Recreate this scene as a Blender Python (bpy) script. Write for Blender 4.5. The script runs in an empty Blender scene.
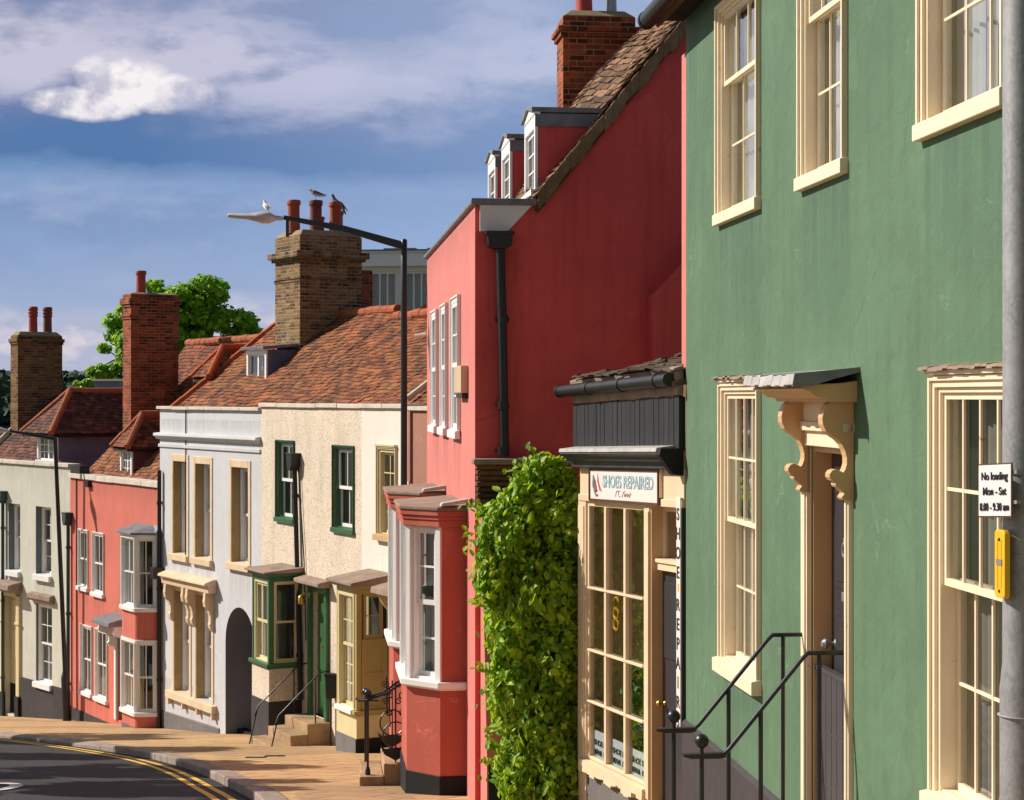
import bpy, math, random
import numpy as np
from mathutils import Vector, Matrix
random.seed(7)
SC = bpy.context.scene
COL = SC.collection
PI = math.pi
E = 1.63            # eye height above the pavement at the camera
F = 1850.0          # focal length in picture pixels
def rad(a): return math.radians(a)
def GP(Y):          # pavement level: the street falls 14 cm in every metre
    if Y < -30: return 4.2
    if Y < 56: return -0.14 * Y
    t = min(1.0, (Y - 56) / 60.0)
    return -7.84 - 3.5 * (t * (2 - t))
def P(px, py, Y): return Vector(((px - 512) / F * Y, Y, E + (397 - py) / F * Y))
def zz(py, Y): return E + (397 - py) / F * Y

# ---------------------------------------------------------------- frames, things, mesh builder
class Fr:
    """A wall: u runs along it, o stands out of it towards the street, z is up."""
    def __init__(s, A, B, k=0.0):
        s.A = Vector((A[0], A[1])); s.B = Vector((B[0], B[1])); s.L = (s.B - s.A).length
        s.d = (s.B - s.A) / s.L; s.n = Vector((s.d.y, -s.d.x)); s.k = k
    def hit(s, px, off=0.0):
        kx = (px - 512) / F; a = s.A + s.n * off
        u = (kx * a.y - a.x) / (s.d.x - kx * s.d.y)
        return u, a.y + u * s.d.y
    def u(s, px, off=0.0): return s.hit(px, off)[0]
    def z(s, px, py, off=0.0):
        u, Y = s.hit(px, off); return zz(py, Y) - s.k * u
    def Y(s, px, off=0.0): return s.hit(px, off)[1]
    def rect(s, x0, x1, y0, y1, off=0.0):
        return s.u(x0, off), s.u(x1, off), s.z(x0, y1, off), s.z(x0, y0, off)
    def w(s, u, o, z):
        p = s.A + s.d * u + s.n * o
        return Vector((p.x, p.y, z + s.k * u))
    def sub(s, u0, o0, u1, o1):
        a = s.A + s.d * u0 + s.n * o0; b = s.A + s.d * u1 + s.n * o1
        return Fr(a, b, s.k)
def unit(X, Y): return Fr((X, Y), (X + 1, Y))

class Thing:
    def __init__(s, name, label, cat, fr, zb, group=None, kind=None):
        e = bpy.data.objects.new(name, None); COL.objects.link(e)
        e.location = (fr.A.x, fr.A.y, zb); e.rotation_euler = (0, 0, math.atan2(fr.d.y, fr.d.x))
        e.empty_display_size = 0.3
        props(e, label, cat, group, kind)
        s.e = e; s.fr = fr; s.zb = zb
    def loc(s, p):
        q = Vector((p.x, p.y)) - s.fr.A
        return Vector((q.dot(s.fr.d), -q.dot(s.fr.n), p.z - s.zb))
def props(o, label=None, cat=None, group=None, kind=None):
    if label: o['label'] = label
    if cat: o['category'] = cat
    if group: o['group'] = group
    if kind: o['kind'] = kind

class MB:
    """Collects solids given in a wall's (u, o, z) and links them as one mesh object."""
    def __init__(s, fr): s.fr = fr; s.v = []; s.f = []; s.uv = None
    def add(s, vs, fs):
        b = len(s.v); s.v += [tuple(p) for p in vs]; s.f += [tuple(i + b for i in f) for f in fs]; return s
    def box(s, u0, u1, o0, o1, z0, z1):
        vs = [(u0,o0,z0),(u1,o0,z0),(u1,o1,z0),(u0,o1,z0),(u0,o0,z1),(u1,o0,z1),(u1,o1,z1),(u0,o1,z1)]
        return s.add(vs, [(0,1,2,3),(4,7,6,5),(0,4,5,1),(1,5,6,2),(2,6,7,3),(3,7,4,0)])
    def prism(s, pts, a0, a1, plane='uz'):
        """A 2-D outline pushed from a0 to a1 along the third axis."""
        n = len(pts)
        m = {'uz': lambda p, a: (p[0], a, p[1]), 'oz': lambda p, a: (a, p[0], p[1]), 'uo': lambda p, a: (p[0], p[1], a)}[plane]
        vs = [m(p, a0) for p in pts] + [m(p, a1) for p in pts]
        fs = [tuple(range(n)), tuple(range(2*n-1, n-1, -1))] + [(i, (i+1) % n, (i+1) % n + n, i + n) for i in range(n)]
        return s.add(vs, fs)
    def quad(s, *p): return s.add(p, [tuple(range(len(p)))])
    def tube(s, pts, r, n=8, caps=True):
        pts = [Vector(p) for p in pts]; rs = r if isinstance(r, (list, tuple)) else [r] * len(pts)
        b = len(s.v); prev = None
        for i, p in enumerate(pts):
            t = (pts[min(i+1, len(pts)-1)] - pts[max(i-1, 0)]).normalized()
            if prev is None:
                a = Vector((0,0,1)) if abs(t.z) < .9 else Vector((1,0,0))
            else: a = prev
            x = (a - t * a.dot(t)).normalized(); y = t.cross(x); prev = x
            for k in range(n):
                an = 2*PI*k/n; q = p + (x*math.cos(an) + y*math.sin(an)) * rs[i]; s.v.append(tuple(q))
        for i in range(len(pts)-1):
            for k in range(n):
                s.f.append((b+i*n+k, b+i*n+(k+1)%n, b+(i+1)*n+(k+1)%n, b+(i+1)*n+k))
        if caps:
            s.f.append(tuple(b+k for k in range(n))); e = b+(len(pts)-1)*n; s.f.append(tuple(e+k for k in reversed(range(n))))
        return s
    def lathe(s, c, prof, n=16, axis=None):
        """prof = [(r, h)...] turned about a vertical (or given) axis through c."""
        c = Vector(c); ax = Vector(axis).normalized() if axis else Vector((0,0,1))
        a = Vector((1,0,0)) if abs(ax.x) < .9 else Vector((0,1,0)); x = (a - ax*a.dot(ax)).normalized(); y = ax.cross(x)
        b = len(s.v)
        for r, h in prof:
            for k in range(n):
                an = 2*PI*k/n; s.v.append(tuple(c + ax*h + (x*math.cos(an)+y*math.sin(an))*max(r, 1e-4)))
        for i in range(len(prof)-1):
            for k in range(n): s.f.append((b+i*n+k, b+i*n+(k+1)%n, b+(i+1)*n+(k+1)%n, b+(i+1)*n+k))
        s.f.append(tuple(b+k for k in range(n))); e = b+(len(prof)-1)*n; s.f.append(tuple(e+k for k in reversed(range(n))))
        return s
    def ball(s, c, r, n=12):
        m = 8
        return s.lathe(c, [(r*math.sin(PI*i/m), -r*math.cos(PI*i/m)) for i in range(m+1)], n)
    def wall(s, u0, u1, z0, z1, holes, depth=.15, o=0.0):
        """Front face with rectangular openings and their reveals."""
        us = sorted({u0, u1, *[h[0] for h in holes], *[h[1] for h in holes]}); us = [u for u in us if u0-1e-6 <= u <= u1+1e-6]
        zs = sorted({z0, z1, *[h[2] for h in holes], *[h[3] for h in holes]}); zs = [z for z in zs if z0-1e-6 <= z <= z1+1e-6]
        for i in range(len(us)-1):
            for j in range(len(zs)-1):
                cu = (us[i]+us[i+1])/2; cz = (zs[j]+zs[j+1])/2
                if any(h[0] < cu < h[1] and h[2] < cz < h[3] for h in holes): continue
                s.quad((us[i],o,zs[j]),(us[i+1],o,zs[j]),(us[i+1],o,zs[j+1]),(us[i],o,zs[j+1]))
        for h in holes:
            a, b, c, d = h[:4]; q = o - (h[4] if len(h) > 4 else depth)
            s.quad((a,o,c),(a,o,d),(a,q,d),(a,q,c)); s.quad((b,o,c),(b,q,c),(b,q,d),(b,o,d))
            s.quad((a,o,d),(b,o,d),(b,q,d),(a,q,d)); s.quad((a,o,c),(a,q,c),(b,q,c),(b,o,c))
        return s
    def obj(s, name, mat, parent, root=None, label=None, bevel=0.0, smooth=False, weld=False, kind=None, uvmode='box', displace=None):
        root = root or (parent if isinstance(parent, Thing) else None)
        me = bpy.data.meshes.new(name)
        if root is not None: vs = [root.loc(s.fr.w(*p)) for p in s.v]
        else: vs = [s.fr.w(*p) for p in s.v]
        me.from_pydata(vs, [], s.f)
        import bmesh
        bm = bmesh.new(); bm.from_mesh(me)
        if weld: bmesh.ops.remove_doubles(bm, verts=bm.verts, dist=1e-4)
        bmesh.ops.recalc_face_normals(bm, faces=bm.faces)
        lay = bm.loops.layers.uv.new('uv')
        for f in bm.faces:
            n = f.normal
            f.smooth = smooth
            for l in f.loops:
                c = l.vert.co
                if abs(n.z) > .75 and abs(n.z) >= max(abs(n.x), abs(n.y)): l[lay].uv = (c.x, c.y)
                elif abs(n.x) > abs(n.y): l[lay].uv = (c.y + .057, c.z)
                else: l[lay].uv = (c.x, c.z)
        bm.to_mesh(me); bm.free()
        me.materials.append(mat)
        o = bpy.data.objects.new(name, me); COL.objects.link(o)
        if parent is not None: o.parent = parent.e if isinstance(parent, Thing) else parent
        if bevel:
            m = o.modifiers.new('bevel', 'BEVEL'); m.width = bevel; m.segments = 2; m.limit_method = 'ANGLE'; m.angle_limit = rad(40)
        if smooth:
            try:
                m = me; m.set_sharp_from_angle(angle=rad(45))
            except Exception: pass
        if label: o['label'] = label
        if kind: o['kind'] = kind
        return o

# ---------------------------------------------------------------- materials
def srgb(r, g, b):
    f = lambda c: (c/255/12.92) if c/255 <= .04045 else ((c/255+.055)/1.055)**2.4
    return (f(r), f(g), f(b))
class NT:
    def __init__(s, tree): s.t = tree
    def n(s, typ, **kw):
        nd = s.t.nodes.new(typ)
        ins = kw.pop('ins', {})
        for k, v in kw.items(): setattr(nd, k, v)
        for k, v in ins.items():
            if isinstance(v, bpy.types.NodeSocket): s.t.links.new(v, nd.inputs[k])
            elif v is not None: nd.inputs[k].default_value = v
        return nd
    def math(s, op, a, b=None, c=None, clamp=False):
        nd = s.t.nodes.new('ShaderNodeMath'); nd.operation = op; nd.use_clamp = clamp
        for i, v in enumerate((a, b, c)):
            if v is None: continue
            if isinstance(v, bpy.types.NodeSocket): s.t.links.new(v, nd.inputs[i])
            else: nd.inputs[i].default_value = v
        return nd.outputs[0]
    def mix(s, fac, a, b, blend='MIX'):
        nd = s.t.nodes.new('ShaderNodeMix'); nd.data_type = 'RGBA'; nd.blend_type = blend
        for k, v in (('Factor', fac),):
            if isinstance(v, bpy.types.NodeSocket): s.t.links.new(v, nd.inputs[0])
            else: nd.inputs[0].default_value = v
        for i, v in ((6, a), (7, b)):
            if isinstance(v, bpy.types.NodeSocket): s.t.links.new(v, nd.inputs[i])
            else: nd.inputs[i].default_value = (*v[:3], 1)
        return nd.outputs[2]
    def ramp(s, fac, stops, interp='LINEAR'):
        nd = s.t.nodes.new('ShaderNodeValToRGB'); cr = nd.color_ramp; cr.interpolation = interp
        while len(cr.elements) < len(stops): cr.elements.new(.5)
        for e, (p, c) in zip(cr.elements, stops):
            e.position = p; e.color = (*c[:3], 1) if not isinstance(c, (int, float)) else (c, c, c, 1)
        s.t.links.new(fac, nd.inputs[0]); return nd.outputs[0]
    def noise(s, vec, scale, detail=4, rough=.55, dist=0.0, out=0):
        nd = s.t.nodes.new('ShaderNodeTexNoise'); nd.inputs['Scale'].default_value = scale; nd.inputs['Detail'].default_value = detail
        nd.inputs['Roughness'].default_value = rough; nd.inputs['Distortion'].default_value = dist
        if vec is not None: s.t.links.new(vec, nd.inputs['Vector'])
        return nd.outputs[out]
    def mapping(s, vec, scale=(1,1,1), loc=(0,0,0), rot=(0,0,0)):
        nd = s.t.nodes.new('ShaderNodeMapping'); nd.inputs['Scale'].default_value = scale; nd.inputs['Location'].default_value = loc; nd.inputs['Rotation'].default_value = rot
        s.t.links.new(vec, nd.inputs['Vector']); return nd.outputs[0]
    def link(s, a, b): s.t.links.new(a, b)
def newmat(name):
    m = bpy.data.materials.new(name); m.use_nodes = True; t = m.node_tree; t.nodes.clear()
    k = NT(t); out = k.n('ShaderNodeOutputMaterial'); return m, k, out
def finish(k, out, col, rough=.7, bump=None, bstr=.3, bdist=.01, spec=.5, metal=0.0, **extra):
    b = k.n('ShaderNodeBsdfPrincipled')
    for key, v in (('Base Color', col), ('Roughness', rough), ('Specular IOR Level', spec), ('Metallic', metal), *extra.items()):
        if isinstance(v, bpy.types.NodeSocket): k.link(v, b.inputs[key])
        elif isinstance(v, tuple): b.inputs[key].default_value = (*v[:3], 1)
        else: b.inputs[key].default_value = v
    if bump is not None:
        bp = k.n('ShaderNodeBump', ins={'Strength': bstr, 'Distance': bdist, 'Height': bump}); k.link(bp.outputs[0], b.inputs['Normal'])
    k.link(b.outputs[0], out.inputs[0]); return b
def scale_c(c, f): return tuple(x*f for x in c[:3])
def stucco(name, col, var=.14, streak=.16, dirt=(.12,.10,.08), dirt_amt=.12, bump=.25, patch=None, rough=.75, crack=.35, scuff=.5, stains=(), stain_col=None):
    m, k, out = newmat(name); tc = k.n('ShaderNodeTexCoord').outputs['Object']
    a = k.noise(tc, .7, 5, .6); c = k.mix(k.ramp(a, [(.3, 0.0), (.7, 1.0)]), scale_c(col, 1-var), scale_c(col, 1+var))
    st = k.noise(k.mapping(tc, (5, 5, .35)), 1.3, 5, .65)
    c = k.mix(k.math('MULTIPLY', k.ramp(st, [(.5, 0.0), (.72, 1.0)]), streak), c, scale_c(col, .55))
    lt = k.noise(k.mapping(tc, (2.2, 2.2, .5), (7,3,1)), 1.1, 6, .7)
    c = k.mix(k.math('MULTIPLY', k.ramp(lt, [(.55, 0.0), (.75, 1.0)]), streak*.9), c, tuple(min(.9, x*1.25+.02) for x in col))
    d = k.noise(tc, 3.3, 8, .75)
    c = k.mix(k.math('MULTIPLY', k.ramp(d, [(.56, 0.0), (.74, 1.0)]), dirt_amt), c, dirt)
    if patch:
        p = k.noise(k.mapping(tc, (1,1,1), (3.1, 9.2, 4.4)), 1.15, 3, .5)
        c = k.mix(k.math('MULTIPLY', k.ramp(p, [(.59, 0.0), (.605, 1.0)]), .35), c, patch)
    cr = k.n('ShaderNodeTexVoronoi', feature='DISTANCE_TO_EDGE', ins={'Scale': .55, 'Vector': k.mix(.12, tc, k.noise(tc, 2.5, 5, .6, 0, 1))})
    crk = k.math('MULTIPLY', k.ramp(cr.outputs['Distance'], [(0, 1.0), (.006, 0.0)]), k.ramp(a, [(.5, 0.0), (.62, crack)]))
    c = k.mix(crk, c, scale_c(col, .4))
    if stains:        # drip marks below sills and pipes: (axis, from, to, top, length)
        sx = k.n('ShaderNodeSeparateXYZ', ins={0: tc}); acc = None
        for ax_, a0, a1, zt, ln in stains:
            p = sx.outputs[ax_]; e = k.math('MULTIPLY', k.math('SUBTRACT', p, a0), 14.0, clamp=True); f = k.math('MULTIPLY', k.math('SUBTRACT', a1, p), 14.0, clamp=True)
            dz = k.math('DIVIDE', k.math('SUBTRACT', zt, sx.outputs[2]), ln); g = k.math('MULTIPLY', k.math('SUBTRACT', 1.0, dz, clamp=True), k.math('MULTIPLY', dz, 30.0, clamp=True))
            q = k.math('MULTIPLY', k.math('MULTIPLY', e, f), g); acc = q if acc is None else k.math('MAXIMUM', acc, q)
        rn = k.noise(k.mapping(tc, (9, 9, .5), (3,8,2)), 1.4, 5, .6)
        c = k.mix(k.math('MULTIPLY', acc, k.ramp(rn, [(.36, .12), (.62, .62)])), c, stain_col or scale_c(col, .5))
    sc = k.math('ABSOLUTE', k.math('SUBTRACT', k.noise(k.mapping(tc, (1,1,1.6), (4.2,1.7,8.1)), 1.9, 5, .5, .35), .5))
    sm = k.math('MULTIPLY', k.ramp(sc, [(0, 1.0), (.010, 0.0)]), k.ramp(k.noise(tc, 1.7, 3, .6), [(.55, 0.0), (.66, 1.0)]))
    c = k.mix(k.math('MULTIPLY', sm, scuff), c, tuple(min(.85, x*1.9+.05) for x in col))
    ch = k.noise(tc, 19, 5, .7); c = k.mix(k.ramp(ch, [(.70, 0.0), (.72, scuff*.8)]), c, scale_c(col, .5))
    tr = k.noise(k.mapping(tc, (1,1,1), (9,2,5), (0,.7,0)), 5.5, 4, .55, .8)
    c = k.mix(k.math('MULTIPLY', k.ramp(tr, [(.35, 0.0), (.65, 1.0)]), .16), c, scale_c(col, .72))
    h = k.math('ADD', k.math('ADD', k.math('MULTIPLY', k.noise(tc, 55, 4, .6), .3), k.math('MULTIPLY', tr, 1.0)), k.math('MULTIPLY', k.noise(tc, 2.2, 4, .5), 1.6))
    finish(k, out, c, rough, h, bump, .02, .3); return m
def pebbledash(name, col, dark):
    m, k, out = newmat(name); tc = k.n('ShaderNodeTexCoord').outputs['Object']
    v = k.n('ShaderNodeTexVoronoi', ins={'Vector': tc, 'Scale': 58.0, 'Randomness': 1.0})
    sep = k.n('ShaderNodeSeparateColor', ins={0: v.outputs['Color']})
    big = k.noise(tc, .8, 5, .6)
    c = k.mix(k.ramp(big, [(.3, 0.0), (.7, 1.0)]), scale_c(col, .82), scale_c(col, 1.1))
    thr = k.math('ADD', sep.outputs[0], k.math('MULTIPLY', k.math('SUBTRACT', big, .5), .5))
    c = k.mix(k.ramp(thr, [(.84, 0.0), (.9, .6)]), c, dark)
    c = k.mix(k.ramp(sep.outputs[1], [(.6, 0.0), (.9, .35)]), c, scale_c(col, 1.2))
    h = k.math('SUBTRACT', 1.0, v.outputs['Distance'])
    wt = k.noise(k.mapping(tc, (1.6,1.6,.5), (2,5,1)), 1.2, 7, .7); c = k.mix(k.ramp(wt, [(.48, 0.0), (.72, .5)]), c, scale_c(col, .5))
    finish(k, out, c, .9, h, .5, .012, .2); return m
def paint(name, col, rough=.45, var=.08, chip=None, bump=.06, spec=.5):
    m, k, out = newmat(name); tc = k.n('ShaderNodeTexCoord').outputs['Object']
    a = k.noise(tc, 2.0, 5, .6); c = k.mix(k.ramp(a, [(.3, 0.0), (.7, 1.0)]), scale_c(col, 1-var), scale_c(col, 1+var*.6))
    g = k.noise(k.mapping(tc, (14, 14, 1.2)), 2.0, 5, .7)
    c = k.mix(k.math('MULTIPLY', k.ramp(g, [(.55, 0.0), (.75, 1.0)]), .10), c, scale_c(col, .6))
    if chip:
        d = k.noise(tc, 9, 8, .78); c = k.mix(k.ramp(d, [(.64, 0.0), (.67, .8)]), c, chip); d2 = k.noise(k.mapping(tc, (1,1,.25)), 26, 6, .75); c = k.mix(k.ramp(d2, [(.60, 0.0), (.70, .4)]), c, scale_c(chip, 1.3))
    finish(k, out, c, rough, k.math('ADD', k.noise(tc, 20, 5, .6), g), bump, .01, spec); return m
def brick(name, c1, c2, mort, moss=None, bw=.215, bh=.065, mo=.009, mossamt=.5):
    m, k, out = newmat(name); t = k.n('ShaderNodeTexCoord'); uv = t.outputs['UV']; tc = t.outputs['Object']
    wob = k.mix(.012, uv, k.noise(tc, 3, 3, .5, 0, 1))
    b = k.n('ShaderNodeTexBrick', ins={'Vector': wob, 'Color1': (*c1, 1), 'Color2': (*c2, 1), 'Mortar': (*mort, 1), 'Scale': 1.0, 'Mortar Size': mo, 'Brick Width': bw+.01, 'Row Height': bh+.01, 'Mortar Smooth': .3, 'Bias': -.1})
    b.offset = .5
    n = k.noise(tc, 7, 6, .7)
    vb = k.n('ShaderNodeTexVoronoi', ins={'Vector': k.mapping(uv, (1/(bw+.01), 1/(bh+.01), 1)), 'Scale': 1.0, 'Randomness': .35}); rb = k.n('ShaderNodeSeparateColor', ins={0: vb.outputs['Color']})
    c = k.mix(k.ramp(rb.outputs[0], [(.62, 0.0), (.7, .85)]), b.outputs['Color'], scale_c(c2, .3)); c = k.mix(k.ramp(rb.outputs[1], [(.7, 0.0), (.78, .7)]), c, scale_c(c1, 1.5))
    c = k.mix(k.math('MULTIPLY', k.ramp(n, [(.45, 0.0), (.8, .5)]), k.math('SUBTRACT', 1.0, b.outputs['Fac'])), c, scale_c(c2, .35)); c = k.mix(b.outputs['Fac'], c, mort)
    n2 = k.noise(tc, 1.4, 4, .6)
    c = k.mix(k.math('MULTIPLY', k.ramp(n2, [(.45, 0.0), (.7, 1.0)]), .5), c, scale_c(c1, .5))
    if moss:
        q = k.noise(tc, 2.6, 7, .75); c = k.mix(k.math('MULTIPLY', k.ramp(q, [(.5, 0.0), (.68, 1.0)]), mossamt), c, moss)
    h = k.math('ADD', k.math('MULTIPLY', k.math('SUBTRACT', 1.0, b.outputs['Fac']), 1.0), k.math('MULTIPLY', n, .5))
    finish(k, out, c, .88, h, .7, .012, .25); return m
def tilemat(name, cols, moss=None, mossamt=.4, dark=(.03,.02,.016)):
    m, k, out = newmat(name); tc = k.n('ShaderNodeTexCoord').outputs['Object']
    r = k.n('ShaderNodeNewGeometry').outputs['Random Per Island']
    c = k.ramp(r, [(i/(len(cols)-1), q) for i, q in enumerate(cols)])
    n = k.noise(tc, 1.3, 5, .65); c = k.mix(k.ramp(n, [(.42, 0.0), (.68, .7)]), c, dark); r2 = k.math('FRACT', k.math('MULTIPLY', r, 37.3)); c = k.mix(k.ramp(r2, [(.70, 0.0), (.78, .62)]), c, dark); c = k.mix(k.ramp(r2, [(.14, .5), (.2, 0.0)]), c, scale_c(cols[-2], 1.5))
    n3 = k.noise(tc, 14, 5, .7); c = k.mix(k.ramp(n3, [(.45, 0.0), (.75, .6)]), c, scale_c(cols[0], .35))
    if moss:
        q = k.noise(tc, 3.1, 7, .75); c = k.mix(k.math('MULTIPLY', k.ramp(q, [(.5, 0.0), (.64, 1.0)]), mossamt), c, moss)
    finish(k, out, c, .85, k.noise(tc, 30, 5, .7), .4, .01, .25); return m
def stone(name, col, var=.25, bump=.4, rough=.85, moss=None):
    m, k, out = newmat(name); tc = k.n('ShaderNodeTexCoord').outputs['Object']
    a = k.noise(tc, 2.4, 7, .68); c = k.mix(k.ramp(a, [(.3, 0.0), (.7, 1.0)]), scale_c(col, 1-var), scale_c(col, 1+var*.6))
    d = k.noise(tc, 13, 6, .7); c = k.mix(k.ramp(d, [(.55, 0.0), (.8, .5)]), c, scale_c(col, .45))
    if moss:
        q = k.noise(tc, 3.7, 7, .75); c = k.mix(k.ramp(q, [(.5, 0.0), (.66, .7)]), c, moss)
    finish(k, out, c, rough, k.math('ADD', d, a), bump, .012, .3); return m
def metal(name, col, rough=.45, metallic=0.0, var=.2, spec=.5, spots=None):
    m, k, out = newmat(name); tc = k.n('ShaderNodeTexCoord').outputs['Object']
    a = k.noise(tc, 6, 6, .65); c = k.mix(k.ramp(a, [(.3, 0.0), (.7, 1.0)]), scale_c(col, 1-var), scale_c(col, 1+var))
    if spots:
        v = k.n('ShaderNodeTexVoronoi', ins={'Vector': k.mapping(tc, (1,1,.6)), 'Scale': 95.0}); c = k.mix(k.ramp(v.outputs['Color'], [(.3, 0.0), (.8, .55)]), c, spots)
    finish(k, out, c, k.math('ADD', rough-.08, k.math('MULTIPLY', a, .16)), k.noise(tc, 45, 4, .6), .08, .006, spec, metallic); return m
def glass(name, tint=(.7,.74,.74)):
    m, k, out = newmat(name); tc = k.n('ShaderNodeTexCoord').outputs['Object']
    bp = k.n('ShaderNodeBump', ins={'Strength': .10, 'Distance': .03, 'Height': k.noise(tc, 1.9, 2, .4)})
    fr = k.n('ShaderNodeLayerWeight', ins={'Blend': .5}); k.link(bp.outputs[0], fr.inputs['Normal']); f5 = k.math('POWER', fr.outputs['Facing'], 3.5)
    g = k.n('ShaderNodeBsdfGlossy', ins={'Roughness': .02, 'Color': (1,1,1,1)}); k.link(bp.outputs[0], g.inputs['Normal'])
    tr = k.n('ShaderNodeBsdfTransparent', ins={'Color': (*tint, 1)})
    mx = k.n('ShaderNodeMixShader', ins={0: k.math('ADD', .055, k.math('MULTIPLY', f5, .92), clamp=True), 1: tr.outputs[0], 2: g.outputs[0]})
    k.link(mx.outputs[0], out.inputs[0]); return m
def leafmat(name, stops, transl=.35, rough=.4):
    m, k, out = newmat(name); tc = k.n('ShaderNodeTexCoord').outputs['Object']
    r = k.n('ShaderNodeNewGeometry').outputs['Random Per Island']
    f = k.math('ADD', k.math('MULTIPLY', r, .7), k.math('MULTIPLY', k.noise(tc, 1.6, 3, .5), .3))
    c = k.ramp(f, stops)
    b = k.n('ShaderNodeBsdfPrincipled', ins={'Base Color': c, 'Roughness': rough, 'Specular IOR Level': .45})
    t = k.n('ShaderNodeBsdfTranslucent', ins={'Color': k.mix(1.0, c, (1.0, 1.0, .45), 'MULTIPLY')})
    mx = k.n('ShaderNodeMixShader', ins={0: transl, 1: b.outputs[0], 2: t.outputs[0]})
    k.link(mx.outputs[0], out.inputs[0]); return m
def flat(name, col, rough=.6, spec=.4, emit=None):
    m, k, out = newmat(name); finish(k, out, tuple(col), rough, None, 0, 0, spec); return m
def bark(name, col):
    return stone(name, col, .4, .9, .95)
def cloth(name, col):
    m, k, out = newmat(name); tc = k.n('ShaderNodeTexCoord').outputs['Object']
    n = k.noise(k.mapping(tc, (12, 12, .4)), 1.0, 2, .5); c = k.mix(n, scale_c(col, .85), scale_c(col, 1.04)); finish(k, out, c, .95, n, .4, .02, .1); return m
def boards_mat(name, col):
    m, k, out = newmat(name); tc = k.n('ShaderNodeTexCoord').outputs['Object']
    r = k.n('ShaderNodeNewGeometry').outputs['Random Per Island']
    n = k.noise(k.mapping(tc, (20, 20, 1.5)), 2, 6, .7)
    c = k.mix(k.ramp(n, [(.45, 0.0), (.75, .6)]), k.mix(r, scale_c(col, .7), scale_c(col, 1.3)), scale_c(col, 3.0)); finish(k, out, c, .6, n, .3, .01, .4); return m
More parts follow.
